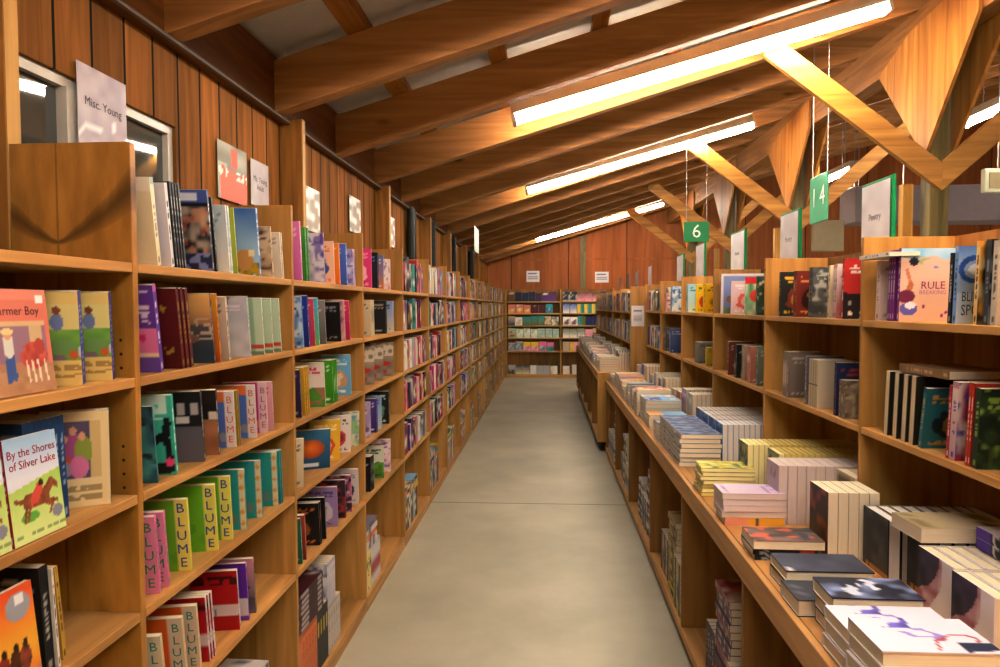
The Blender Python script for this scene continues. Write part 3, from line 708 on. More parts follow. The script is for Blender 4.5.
def f_jub(u, v):
    u = u - .4
    b = hx('e2d28a')
    if .28 < v < .86:
        b = mix(hx('e4dca0'), hx('dcd894'), u) if v > .6 else mix(hx('4e9a34'), hx('96c460'), vn(u * 7, v * 10, 2))
        if v < .34 and vn(u * 9, v * 9, 6) > .4: b = hx('8c7a86')
    if ell(u, v, .3, .68, .09, .09): b = hx('7d8fc6')
    if ell(u, v, .3, .8, .055, .045): b = hx('8a4a2c')
    if ell(u, v, .35, .42, .2, .07): b = hx('7ea864')
    if ell(u, v, .66, .37, .1, .08): b = hx('cfcfe0')
    if ell(u, v, .5, .33, .06, .05): b = hx('d06a3c')
    if v < .25 and titleline(u, v, .2, 5, (1, 0, 0), None) or v < .25 and titleline(u, v, .11, 9, (1, 0, 0), None): b = hx('b59a58')
    if .8 < u < .97 and .86 < v < .95: b = hx('efeee4')
    return b
def sp_dots(c, d):
    return lambda u, v: hx(d) if .3 < u < .7 and (v * 18) % 1 < .35 and .08 < v < .95 else hx(c)
def f_shore(u, v):
    if v > .5 + .12 * u: b = mix(hx('dfe0ea'), hx('a8c6e0'), (v - .6) * 2.6)
    else: b = mix(hx('d8e2a0'), hx('b6d070'), (v - .05) * 2)
    if v < .3 and .1 < u < .6 and ell(u, v, .34, .23, .17, .05): b = hx('72b04a')
    for p, q, r in (((.3, .37), (.68, .37), .07), ((.62, .39), (.8, .49), .05), ((.8, .5), (.9, .45), .03), ((.3, .35), (.24, .2), .022), ((.36, .33), (.3, .2), .02), ((.62, .33), (.78, .27), .02), ((.78, .27), (.72, .21), .017), ((.68, .33), (.88, .3), .02), ((.26, .38), (.1, .41), .02)):
        if seg(u, v, p, q, r): b = mix(hx('7c3e22'), hx('a4623a'), vn(u * 16, v * 16, 4))
    if seg(u, v, (.48, .4), (.56, .47), .062) or seg(u, v, (.42, .4), (.4, .33), .03): b = hx('cc5a48')
    if ell(u, v, .6, .52, .045, .035): b = hx('4a241a')
    if ell(u, v, .86, .2, .1, .065): b = hx('9494a4')
    if .06 < v < .09 and vn(u * 22, 1, 3) > .4: b = hx('9ab070')
    return b
def f_town(u, v):
    b = hx('e8dcae')
    if .3 < v < .9 and .08 < u < .88:
        b = mix(hx('3c3460'), hx('7a6a8c'), vn(u * 5, v * 7, 8))
        if u > .72: b = hx('d8c48c')
        if ell(u, v, .32, .58, .16, .15): b = hx('d8663c')
        if ell(u, v, .48, .64, .13, .14): b = hx('b8609c')
        if ell(u, v, .62, .6, .13, .15): b = hx('9aa84a')
        for x, y in ((.34, .72), (.47, .8), (.6, .74)):
            if ell(u, v, x, y, .055, .045): b = hx('e0b490')
        if ell(u, v, .3, .4, .14, .09): b = hx('a8a4b8')
        if ell(u, v, .55, .42, .14, .12): b = hx('d884b4')
    if v < .28: b = titleline(u, v, .2, 4, hx('b0a070'), b); b = titleline(u, v, .1, 7, hx('b0a070'), b)
    return b
def f_orange(u, v):
    b = mix(hx('e8b83c'), hx('e0622c'), abs(v - .45) * 2)
    if v < .2: b = mix(hx('c88c6c'), hx('d8a88c'), vn(u * 5, v * 9, 1))
    for x, c in ((.2, '3c6a9c'), (.38, 'a83c2c'), (.58, '6a3a1c'), (.75, 'b4583c')):
        if ell(u, v, x, .34, .1, .12): b = mix(hx(c), hx('4a2412'), vn(u * 12, v * 14, 3))
        if ell(u, v, x + .02, .47, .045, .04): b = hx('3a2014')
    if ell(u, v, .72, .82, .22, .13): b = hx('a8a8b0')
    if .68 < u < .84 and .84 < v < .93: b = hx('e8e8ea')
    return b
def f_purple(u, v):
    b = hx('6a3aa0')
    if v < .52 and u > .35: b = hx('dc7eb4')
    if v < .2: b = hx('6f4aa6') if u > .3 else hx('b8c8a0')
    if ell(u, v, .12, .68, .2, .14): b = hx('e8d06a')
    if seg(u, v, (.2, .52), (.55, .28), .07): b = hx('d8b0c0')
    if ell(u, v, .74, .4, .07, .045): b = hx('d0307c')
    if .56 < v < .95 and .38 < u < .92 and vn(u * 12, round(v * 11) * 3, 5) > .5 and (v * 11) % 1 < .62: b = hx('e4d8ee')
    if .19 < v < .215 and u > .3: b = hx('e8d8b8')
    return b
def f_maroon(u, v):
    b = mix(hx('4c0d12'), hx('6a1a1e'), vn(u * 4, v * 6, 2))
    if ell(u, v, .78, .24, .1, .06) and vn(u * 26, v * 22, 3) > .35: b = hx('a8842c')
    if ell(u, v, .74, .76, .05, .05) and vn(u * 20, v * 20, 3) > .4: b = hx('b08a30')
    return b
def f_sunset(u, v):
    b = mix(hx('33404e'), hx('6a5a58'), (v - .2) * 2)
    if v > .55: b = mix(hx('b07a52'), hx('f0c878'), (v - .55) * 2.4 + .3 * (vn(u * 3, v * 4, 5) - .5))
    if .34 < v < .66 and vn(u * 10, round(v * 20) * 2, 7) > .55: b = hx('c8b8a0')
    if ell(u, v, .6, .36, .14, .06): b = hx('8c6a58')
    return b
def f_snow(u, v):
    b = mix(hx('b8bcc6'), hx('d4d4dc'), vn(u * 4, v * 6, 3))
    if abs(u - .5) < .16 * (v - .42) + .02 and v > .4: b = hx('8e8c98')
    if .78 < v < .92 and .2 < u < .85 and (v * 12) % 1 < .55: b = hx('e0dce6')
    if ell(u, v, .46, .34, .1, .05) or seg(u, v, (.45, .3), (.36, .24), .025): b = hx('4c4850')
    return b
def f_pastel(u, v):
    b = hx('9fbf9a')
    if u > .8: b = hx('c6d6c0')
    if .1 < v < .17: b = hx('c4503c') if vn(u * 9, 2, 4) > .3 else b
    if v < .07: b = hx('7c967c')
    return b
def f_collage(u, v):
    b = hx('4c62a8') if v > .84 else hx('1c1c22')
    if .22 < v < .8: 
        n = vn(u * 9, v * 12, 3); m_ = vn(u * 8 + 4, v * 11, 9)
        b = mix(hx('20222c'), hx('b8a898'), (n - .3) * 2.2) if m_ > .4 else mix(hx('8c2c24'), hx('d8b48c'), n)
    elif v <= .22: b = hx('8c94c8') if vn(u * 10, v * 14, 6) > .55 else hx('2c3054')
    if .88 < v < .96 and .2 < u < .8 and vn(u * 12, 1, 2) > .4: b = hx('dce0f0')
    return b
def f_white(u, v):
    b = hx('dcd8dc')
    if .25 < v < .47 and .22 < u < .8: b = mix(hx('27401e'), hx('6a9a4a'), vn(u * 8, v * 8, 3))
    return b
def f_sky(u, v):
    b = mix(hx('a8c8e4'), hx('3a6cb4'), (v - .3) * 1.3 + .3 * (vn(u * 3, v * 4, 4) - .5))
    if v < .2 and vn(u * 8, v * 8, 6) > .3: b = mix(hx('c8a82c'), hx('5c6a2c'), vn(u * 12, v * 12, 7))
    if ell(u, v, .66, .24, .2, .16): b = hx('c89a5c')
    if .3 < v < .4 and .75 < u < .9: b = hx('e8dcc0')
    return b
def f_cream(u, v):
    b = mix(hx('d8cda8'), hx('e6dcc0'), vn(u * 3, v * 5, 2))
    if u < .35 and v < .7: b = mix(hx('4a8ca0'), hx('b07a9c'), vn(u * 9, v * 6, 5))
    if v > .85: b = hx('e8e4d8')
    return b
def f_tealdog(u, v):
    b = mix(hx('3cb49c'), hx('4ec8b4'), v)
    if v > .7 and .15 < u < .9 and vn(u * 8, v * 16, 4) > .35: b = hx('cfe8de')
    if seg(u, v, (.9, .66), (.86, .5), .07) or seg(u, v, (.86, .5), (.58, .42), .06) or seg(u, v, (.86, .5), (.92, .15), .06) or ell(u, v, .62, .42, .12, .06) or ell(u, v, .75, .08, .25, .07): b = hx('16181c')
    if ell(u, v, .9, .16, .08, .055): b = hx('e8508c')
    return b
def f_grey(u, v):
    b = mix(hx('6a6470'), hx('3a363c'), (v - .45) * 3)
    if v > .52:
        b = hx('1c1a1e')
        if .68 < v < .84 and .3 < u < .95 and vn(u * 14, 3, 5) > .38: b = hx('b8b0b4')
        if .55 < v < .66 and .25 < u < .85 and vn(u * 10, 6, 5) > .4: b = hx('d8d4d6')
    if u < .2: b = mix(b, hx('8c8690'), .6)
    return b
def f_face(u, v):
    b = hx('201a1a')
    if v < .55: b = mix(hx('c88a60'), hx('7a4628'), vn(u * 3, v * 5, 3) * .8)
    if v > .8: b = hx('a87c50') if u < .6 else hx('2a2020')
    if .56 < v < .68 and vn(u * 9, 2, 5) > .4: b = hx('d8cfc4')
    if ell(u, v, .5, .4, .22, .035): b = hx('5a2418')
    return b
def strip(bg, st, c3, lim=.66, orange=None):
    B, S_, D = hx(bg), hx(st), hx(c3)
    def f(u, v):
        if u > lim: return S_
        b = B if vn(u * 4, v * 5, 3) < .74 else mix(B, D, .4)
        if orange and v > .8 + .1 * (1 - u): b = hx(orange)
        if ell(u, v, .5, .35, .1, .08): b = mix(B, D, .75)
        return b
    return f
def f_redwhite(u, v):
    b = hx('b4141c')
    if .78 < v < .92 and vn(u * 9, v * 12, 4) > .3: b = hx('4a0c10')
    if .26 < v < .44 and u > .1: b = hx('dcd4d6') if vn(u * 12, v * 9, 4) > .35 else hx('5a98a0')
    return b
def f_pwhite(u, v):
    b = hx('6a2cae') if v > .4 else hx('e4dfe6')
    if v > .62 and ell(u, v, .5, .82, .24, .1): b = hx('d8cfe4')
    if .14 < v < .34 and ell(u, v, .5, .24, .32, .09): b = hx('e0809c')
    if v < .08: b = hx('7a3cb4')
    return b
def f_scene(u, v):
    b = mix(hx('7a6468'), hx('e0a0a8'), (v - .3) * 1.6)
    if v < .3: b = mix(hx('4a3c40'), hx('7c6a6c'), vn(u * 5, v * 6, 2))
    if ell(u, v, .7, .48, .2, .06): b = hx('4c3c44')
    return b
def f_planet(u, v):
    b = mix(hx('1c4c70'), hx('3a7aa0'), v)
    if ell(u, v, .48, .52, .36, .24): b = mix(hx('e8862c'), hx('a83c20'), math.hypot(u - .48, (v - .55) * 1.3) * 2.6)
    if .06 < v < .16 and .25 < u < .7: b = hx('d8dce4')
    return b
def f_lips(u, v):
    b = mix(hx('a89884'), hx('786c60'), vn(u * 5, v * 7, 3))
    if .3 < v < .46 and ell(u, v, .5, .38, .38, .08): b = hx('b43428')
    if ell(u, v, .4, .14, .3, .08): b = hx('b04438')
    if v > .6 and vn(u * 7, v * 8, 8) > .5: b = hx('d4ccb8')
    return b
def f_rule(u, v):
    b = mix(hx('d4ae94'), hx('dcc2b6'), v)
    if v > .84 + .07 * vn(u * 5, 1, 3): b = mix(hx('8cc0dc'), hx('c4dcec'), vn(u * 6, v * 9, 3))
    if ell(u, v, .24, .82, .085, .058): b = hx('2c2a34')
    if ell(u, v, .46, .82, .14, .05) and vn(u * 9, v * 9, 3) > .4: b = hx('a8bc8c')
    if seg(u, v, (.12, .7), (.2, .5), .03): b = hx('c88a68')
    if seg(u, v, (.2, .5), (.14, .38), .05): b = hx('b87850')
    if ell(u, v, .12, .34, .16, .09): b = hx('7c2c4c')
    if ell(u, v, .17, .17, .16, .09): b = hx('6c64b0')
    if ell(u, v, .2, .22, .1, .05): b = hx('e4e0ec')
    for x, y in ((.95, .35), (.44, .2), (.86, .12), (.78, .08)):
        if ell(u, v, x, y, .03, .022): b = hx('8c2c74')
    if ell(u, v, .64, .74, .05, .012) or ell(u, v, .92, .8, .04, .02): b = hx('8a94c8')
    return b
def f_blind(u, v):
    b = mix(hx('a8c0dc'), hx('3c6cac'), vn(u * 4, v * 4, 3) * .7 + (v - .4) * .5)
    d = math.hypot(u - .28, (v - .7) * 1.5)
    if abs(d - .22) < .05: b = hx('2c54a0')
    if d < .1: b = hx('d8e2ec')
    if v < .4: b = mix(b, hx('c4d4e4'), .5)
    return b
def f_swirl(u, v):
    b = hx('d9d2dc')
    if u < .32 and .2 < v < .5 and vn(u * 9, v * 8, 3) > .3: b = mix(hx('4a3c8c'), hx('8c84d4'), vn(u * 8, v * 9, 5))
    if .4 < u < .95 and .35 < v < .97 and abs(vn(u * 5, v * 5, 12) - .5) < .045: b = hx('a85864')
    if u > .72 and v > .72 and vn(u * 5, v * 5, 15) > .42: b = hx('343a54')
    if .3 < u < .62 and .3 < v < .7 and abs(vn(u * 6, v * 6, 22) - .5) < .06: b = hx('9c8cc8')
    return b
def f_swirlv(u, v):
    b = mix(hx('e6e0e6'), hx('f2eef2'), vn(u * 3, v * 3, 4))
    e = .16 + 1.15 * u * u + .1 * vn(u * 5, v * 5, 8)
    if u < .62 and v > e + .16: b = mix(hx('24242e'), hx('5a4c6a'), vn(u * 6, v * 6, 2) * .8)
    elif u < .7 and v > e - .14: b = mix(hx('b05868'), hx('e0ccd4'), vn(u * 9, v * 9, 3) * 1.2)
    return b
def f_stormy(u, v):
    n = vn(u * 5, v * 6, 3); b = mix(hx('2c2e40'), hx('8c98bc'), (n - .35) * 2.4)
    if ell(u, v, .35, .55, .28, .12) and vn(u * 9, v * 14, 6) > .4: b = hx('d4d6e4')
    if ell(u, v, .62, .3, .25, .09) and vn(u * 9, v * 16, 8) > .4: b = hx('c8ccd8')
    return b
def f_dark(u, v):
    b = mix(hx('1c1c24'), hx('46464e'), (vn(u * 4, v * 5, 6) - .3) * 1.6)
    if v < .1 and vn(u * 12, 1, 4) > .4: b = hx('b07a3c')
    return b
def f_ember(u, v):
    b = mix(hx('3a2a28'), hx('8c7468'), vn(u * 5, v * 4, 4))
    if vn(u * 6, v * 8, 9) > .66: b = hx('c8684a')
    if v > .72 and vn(u * 4, v * 4, 3) > .5: b = hx('3a4450')
    return b

# ------------------------------------------------------------------ the stock: left wall
PB = 'paperback'
HR = (44, 64)
def T(s, u, v, size, mat, side='A', **k): return (s, u, v, size, mat, side, k)
BL = lambda ink, u=.84, size=.036: [T('B\nL\nU\nM\nE', u, .5, size, ink, 'A', line=1.02)]
# -- nearest bookcase: books turned to face the aisle
def face_out(a, Y, z, t, h, w, where, group, X=-.9, lean=6, **k):
    m = Tm(X - t, Y, z + .0005, R(lean), R(-90)); put(a, m, t, h, w, 5000, where, group, False, HR, 'B', force=True)
a_farm = art('salmon pink paperback with a farm boy and red oxen', 'x', ['d8836c', 'c49a72', '5a2c20'], fn=f_farm, text=[T('Farmer Boy', .45, .79, .022, '6e2c22', 'B')])
a_shore = art('pale green paperback with a running horse', 'x', ['c8d890', 'a01c24', 'e0d0c0'], fn=f_shore, sp='a01c24', text=[T('By the Shores\nof Silver Lake', .5, .79, .0205, 'a8283c', 'B')])
a_jub = art('yellow paperback with a girl above green meadow, dotted blue spine', 'x', ['e2d28a', '3c3c8c', 'c8c8e0'], fn=f_jub, sp='3a3a90', spine_fn=sp_dots('3a3a90', 'a8a8d8'))
a_blue = art('dark blue paperback with pale lines on spine', 'd', ['1c4474', '16365e', '9ab0c8'])
a_town = art('pale yellow paperback picturing a crowded family group, bright blue spine', 'x', ['e8dcae', '3a86c4', 'c8d8e8'], fn=f_town, sp='3a86c4', spt='3a86c4')
a_or = art('orange paperback with riders at sunset and a silver medal', 'x', ['e0622c', 'c88c6c', 'e8b83c'], fn=f_orange)
a_blk = art('black paperback with small white spine print', 'd', ['1a181a', '242022', 'b8b0a8'])
a_wht = art('thin white paperback leaning', 'd', ['dcd6cc', 'c8c2b8', '6a6058'])
a_ylw = art('thin mustard yellow paperback', 'd', ['c09a3c', 'a8842c', '6a4a1c'])
face_out(a_farm, 1.09, ZS[1], .012, .183, .135, lw(0, 1) + ', in front', lg(0, 1), X=-.9)
face_out(a_farm, .955, ZS[1], .012, .192, .13, lw(0, 1) + ', mostly out of frame', lg(0, 1), X=-.9)
for y in (1.298, 1.392): left_book(a_jub, y, ZS[1], .024, .183, .125, lw(0, 1), lg(0, 1), 8, 22, -.9, res=HR, force=True, prev=y - .05)
face_out(a_shore, 1.10, ZS[2], .011, .182, .126, lw(0, 2) + ', in front', lg(0, 2), X=-.889)
face_out(a_shore, .968, ZS[2], .011, .182, .126, lw(0, 2) + ', mostly out of frame', lg(0, 2), X=-.889)
for i in range(7): left_book(a_blue, 1.178 + i * .0152, ZS[2], .0148, .2, .13, lw(0, 2), lg(0, 2), 3, 0, -.925, force=i > 2)
left_book(a_town, 1.375, ZS[2], .022, .198, .12, lw(0, 2), lg(0, 2), 5, 32, -.9, res=HR, force=True, prev=1.3)
face_out(a_or, 1.03, ZS[3], .012, .186, .127, lw(0, 3) + ', in front', lg(0, 3), X=-.889)
left_book(a_blk, 1.185, ZS[3], .022, .2, .13, lw(0, 3), lg(0, 3), 4, 0, -.905, force=True, prev=1.15)
left_book(a_wht, 1.209, ZS[3], .006, .19, .13, lw(0, 3), lg(0, 3), 4, 0, -.9, force=True)
left_book(a_ylw, 1.236, ZS[3], .01, .185, .13, lw(0, 3), lg(0, 3), 6, 0, -.91, force=True)
# -- second bookcase
A = art
o24 = dict(res=(28, 42))
left_row(1, 0, ZS[0], [
 (157, .02, .2, A('cream paperback with small blue picture at left', 'x', ['e0d6b4', '5c8ca4', '9a8c74'], fn=f_cream), 1, o24),
 (171, .018, .198, A('white paperback with a green landscape photo', 'x', ['dcd8dc', 'c8c4c8', '4a4a4a'], fn=f_white), 1, o24),
 (176, .011, .205, A('slim black paperback with white title', 'd', ['18181a', '2c2c30', 'a8a8ac']), 4, {}),
 (212, .014, .215, A('tall collage paperback of small photos on black', 'x', ['1c1c22', '4c62a8', 'c8c8d0'], fn=f_collage), 1, o24),
 (216, .012, .2, A('black paperback with grey title', 'd', ['141416', '202024', '8c8c90']), 1, {}),
 (229, .012, .19, A('pale blue and white paperback', 'g', ['c8d4dc', 'e6e6e0', '7aa0b0']), 2, {}),
 (237, .006, .19, A('thin lime green paperback', 'd', ['b8c44c', 'a0b03c', '6a7a2c']), 1, {}),
 (259, .02, .21, A('sky blue paperback with sunflowers and a clay pot', 'x', ['4a7cc0', 'a8c8e4', 'e8e4d8'], fn=f_sky), 1, o24),
 (272, .016, .165, A('tan paperback with brown title letters', 'p', ['b8a080', 'd0bc9c', '5a3420']), 1, {}),
 (281, .013, .155, A('thin ivory paperback', 'g', ['e0d8c8', 'd0c4b4', 'a09080']), 2, {})], 11, 8, lw(1, 0), lg(1, 0))
left_row(1, 1, ZS[1], [
 (160, .02, .205, A('purple paperback with a blond cartoon head and pink heart', 'x', ['6a3aa0', 'dc7eb4', 'e4d8ee'], fn=f_purple), 1, o24),
 (182, .019, .2, A('dark maroon paperback with a gold leaf', 'x', ['5c141a', '6a1a1e', 'b08a30'], fn=f_maroon), 3, o24),
 (214, .012, .19, A('dark paperback with an orange sunset sky', 'x', ['33404e', 'b07a52', 'c8b8a0'], fn=f_sunset), 1, o24),
 (220, .013, .19, A('orange paperback with flame colours', 'g', ['d8a02c', 'c0401c', '5a1c10']), 1, {}),
 (229, .018, .182, A('beige paperback with dark feet at bottom', 'g', ['cfc2b4', 'b8a894', '5a4c44']), 1, {}),
 (250, .016, .185, A('grey snow paperback with a small dark figure', 'x', ['b8bcc6', '8e8c98', '5a5860'], fn=f_snow), 1, o24),
 (264, .012, .182, A('pale green pastel paperback with red line of print', 'x', ['9fbf9a', 'c6d6c0', 'c4503c'], fn=f_pastel, sp='cdd8c4'), 1, o24),
 (273, .012, .182, A('pale green pastel paperback with red line of print', 'x', ['9fbf9a', 'c6d6c0', 'c4503c'], fn=f_pastel, sp='cdd8c4'), 1, o24),
 (281, .012, .182, A('pale green pastel paperback with red line of print', 'x', ['9fbf9a', 'c6d6c0', 'c4503c'], fn=f_pastel, sp='cdd8c4'), 1, o24),
 (287, .012, .182, A('pale green pastel paperback with red line of print', 'x', ['9fbf9a', 'c6d6c0', 'c4503c'], fn=f_pastel, sp='cdd8c4'), 1, o24)], 12, 10, lw(1, 1), lg(1, 1))
bstrip = A('blue paperback with orange corner and white lettered band', 'x', ['5474c4', 'd8d4d8', 'd88a3c'], fn=strip('5474c4', 'dcd8dc', 'c8b83c', .8, 'dc7a3c'), sp='d8d4d8', text=BL('d8702c', .9, .029))
pstrip = A('hot pink paperback with pale lettered band', 'x', ['c8247c', 'dcb8c4', 'e0c03c'], fn=strip('c8247c', 'dcc4c8', 'e0c03c', .82), sp='d8b8c0', text=BL('b84c7c', .91, .028))
left_row(1, 2, ZS[2], [
 (151, .008, .185, A('thin teal paperback with dark bird shape', 'p', ['4a9c9c', '2c5a68', '1c2c34']), 1, o24),
 (176, .016, .2, A('turquoise paperback with a black dog shape and pink tongue', 'x', ['3cb49c', '4ec8b4', 'e8f0ec'], fn=f_tealdog), 1, o24),
 (204, .016, .192, A('grey and black paperback with white script title', 'x', ['3a363c', '6a6470', 'c8c4c8'], fn=f_grey), 1, o24),
 (219, .017, .185, A('dark paperback with a brown-skinned face', 'x', ['201a1a', '7a4628', 'd8cfc4'], fn=f_face), 1, o24),
 (236, .012, .168, bstrip, 1, o24),
 (239, .009, .168, A('thin mustard paperback', 'd', ['a88c2c', '8c7424', '5c4c1c']), 2, {}),
 (257, .012, .17, bstrip, 1, o24), (268, .012, .17, pstrip, 1, o24), (274, .012, .165, A('pale pink paperback with lettered spine', 'g', ['dcb4bc', 'cfa0ac', '9c4c6c']), 1, {})], 11, 14, lw(1, 2), lg(1, 2))
pk = A('bright pink paperback with lettered cover band', 'x', ['d05a9c', 'e48ab8', '4a9c4c'], fn=strip('b83c80', 'e490b8', 'c03c84', .74), sp='d870a8', text=BL('2f8a46', .87, .034))
gr = A('lime green paperback with yellow lettered band', 'x', ['74b82a', 'e6dc5a', 'c8d8b0'], fn=strip('74b82a', 'e6de6a', '5aa024', .75), sp='d8d050', text=BL('2c4a9c', .875, .036))
te = A('teal paperback with cream band of yellow flowers', 'x', ['2a9c98', 'dcd4b0', 'a84c34'], fn=(lambda u, v: (hx('d8a43c') if ell(u, (v * 5) % 1, .93, .5, .04, .22) else hx('d8d2b4')) if u > .86 else strip('2a9c98', 'd8d2b4', 'a85a3c', .86)(u, v)), sp='6cb0a8')
tp = A('plain teal paperback', 'g', ['2f9a98', '1f7c80', '8cc4c0'])
left_row(1, 3, ZS[3], [(156, .014, .192, pk, 1, o24), (168, .014, .192, pk, 1, o24), (191, .014, .192, gr, 1, o24), (218, .014, .192, gr, 1, o24), (233, .013, .192, gr, 1, o24),
 (247, .013, .19, te, 1, o24), (263, .013, .19, te, 1, o24), (279, .013, .19, te, 1, o24), (282, .012, .188, tp, 2, {})], 10, 14, lw(1, 3), lg(1, 3))
og = A('orange paperback with pale lettered band', 'x', ['dc6a24', 'd8cfae', 'e8a45c'], fn=strip('dc6a24', 'd8d0b4', 'b8b0a8', .74), sp='d0c8a8', text=BL('2f8c7c', .87, .033))
rw = A('red paperback with white city lettering', 'x', ['b4141c', 'dcd4d6', '4a0c10'], fn=f_redwhite, sp='d8d0d0', spt='8c1c24')
left_row(1, 4, ZS[4], [(166, .014, .19, og, 1, o24), (187, .014, .19, og, 1, o24), (201, .014, .19, og, 1, o24), (210, .013, .192, A('white spined paperback with red cover', 'x', ['b4141c', 'dcd4d6', '4a0c10'], sp='d8d0d0', spt='8c1c24', fn=f_redwhite), 3, {}), (241, .013, .192, rw, 1, o24),
 (250, .012, .19, A('violet and white paperback with a round pink badge', 'x', ['6a2cae', 'e4dfe6', 'e0809c'], fn=f_pwhite), 1, o24), (257, .014, .185, A('dusky pink paperback with a grey ruin', 'x', ['7a6468', 'e0a0a8', '4c3c44'], fn=f_scene), 1, o24)], 11, 12, lw(1, 4), lg(1, 4))
# bottom of the second bookcase: a few flat books
def lie_left(a, Y, z, t, h, w, where, group, jit=0, X=None, hard=False, res=(6, 10), score=None, tie='from the top'):
    X = XL - .01 if X is None else X
    m = Matrix.Translation((X, Y + h, z + .0004)) @ Matrix.Translation((-w / 2, -h / 2, 0)) @ Matrix.Rotation(jit, 4, 'Z') @ Matrix.Translation((w / 2, h / 2, 0)) @ Matrix.Rotation(R(90), 4, 'X')
    a0, b0, c0 = proj(X, Y, z), proj(X, Y + h, z), proj(X, Y, z + t)
    sc = abs(a0[0] - b0[0]) * abs(a0[1] - c0[1]) if -40 < a0[0] < 1040 and a0[1] < 690 else 0
    put(a, m, t, h, w, sc if score is None else score, where, group, hard, res, 'A', tie)
for i in range(4): lie_left(A('white topped paperback lying flat', 'd', ['d8d4d0', 'b8b0ac', '6a6468']), 1.95, ZS[5] + .2 + i * .0245, .024, .2, .14, lw(1, 5) + ', lying in a pile', lg(1, 5), (i % 3 - 1) * .02)
for i in range(5): left_book(A('brown spined paperback under a flat pile', 'd', ['5a4030', '4a3424', 'c8b898']), 1.96 + i * .034, ZS[5], .033, .199, .14, lw(1, 5), lg(1, 5), 0, 0)
# -- third bookcase
left_row(2, 0, ZS[0], [
 (301, .018, .215, A('bright pink paperback', 'g', ['dc88c4', 'c86cb0', 'f0d0e4']), 1, {}), (306, .024, .2, A('thick green paperback with dark emblem', 'g', ['4a9c2c', '2f7a24', '2c2c5c']), 2, {}),
 (324, .018, .2, A('purple and white paperback', 'p', ['6a4c9c', 'd8d0dc', '8c7cb4']), 1, o24), (334, .012, .18, A('white paperback with orange half and blue seal', 'o', ['e8c4a8', '4c5c9c', 'e08a3c']), 1, o24), (339, .022, .178, A('orange spined paperback', 'g', ['e0902c', 'dc7c24', 'f0dcb0']), 1, {}),
 (346, .032, .185, A('thick cornflower blue paperback', 'g', ['5478cc', '4464b8', 'c8d4f0']), 1, {}), (353, .018, .17, A('lilac and white paperback', 'p', ['b8a8d0', 'e0dce4', '7a6cac']), 2, {}), (359, .016, .168, A('black spined paperback', 'd', ['1c1a20', '2a282e', 'a8a0a8']), 1, {})], 8, 6, lw(2, 0), lg(2, 0))
left_row(2, 1, ZS[1], [
 (303, .02, .19, A('pale blue paperback with a cloudy picture', 'p', ['6c9cd0', 'c8d8e8', '3c5c9c']), 1, o24), (309, .022, .195, A('navy blue paperback', 'g', ['2a3c9c', '1c2c74', 'c8d0e8']), 1, {}), (315, .013, .185, A('rose red paperback', 'g', ['d05470', 'b83c5c', 'f0d0d8']), 1, {}), (319, .018, .188, A('cyan and green paperback', 'g', ['4cb8dc', '7cc44c', 'e0f0f0']), 1, {}),
 (326, .014, .18, A('grey paperback', 'g', ['9c9088', '6a6460', 'd8d0c8']), 1, {}), (341, .014, .175, A('black paperback with rows of small silver print', 'd', ['141214', '1e1c20', '8c8890']), 1, o24), (345, .022, .182, A('pink and beige paperback', 'p', ['d89cac', 'd8c0a8', 'a85c74']), 1, o24), (350, .016, .18, A('magenta spined paperback', 'g', ['d83c70', 'b82c5c', 'f0c8d4']), 1, {})], 12, 8, lw(2, 1), lg(2, 1))
left_row(2, 2, ZS[2], [
 (302, .014, .18, A('dark violet paperback', 'g', ['3c2c54', '2a2040', 'c8b8d8']), 1, {}), (306, .019, .185, A('mustard yellow paperback', 'g', ['d0a82c', 'b8902c', '5a4c1c']), 3, {}),
 (326, .012, .185, A('white paperback with pink script and green foot', 'b', ['e4dcd8', '5a9c3c', 'd0486c']), 1, o24), (334, .017, .185, A('grass green paperback', 'g', ['4aa024', '3a8a1c', 'e0f0c8']), 4, {}), (352, .014, .19, A('light blue paperback with a beach picture', 'o', ['7cb8e0', 'd8a878', 'f0f0e8']), 1, o24)], 11, 10, lw(2, 2), lg(2, 2))
left_row(2, 3, ZS[3], [
 (301, .016, .185, A('cream spined paperback at the panel', 'g', ['dcd4b8', 'c8bca0', '6a5c44']), 1, {}), (331, .02, .165, A('deep blue paperback with an orange planet', 'x', ['24587c', '1c4c70', 'e8862c'], fn=f_planet), 1, dict(res=(28, 42), yaw=28, w=.15)), (341, .02, .182, A('yellow paperback with a red figure', 'o', ['e8c038', 'd8582c', 'f0e4b0']), 1, dict(res=(28, 42), yaw=28)),
 (352, .013, .175, A('white and red paperback with a fox face', 'o', ['e4dcd8', 'c83c4c', '3c2c2c']), 1, dict(res=(28, 42), yaw=28)), (360, .015, .17, A('pale green paperback with small pictures', 'p', ['9cc08c', 'd8d8c0', '6c9cc0']), 1, dict(res=(28, 42), yaw=28))], 8, 28, lw(2, 3), lg(2, 3))
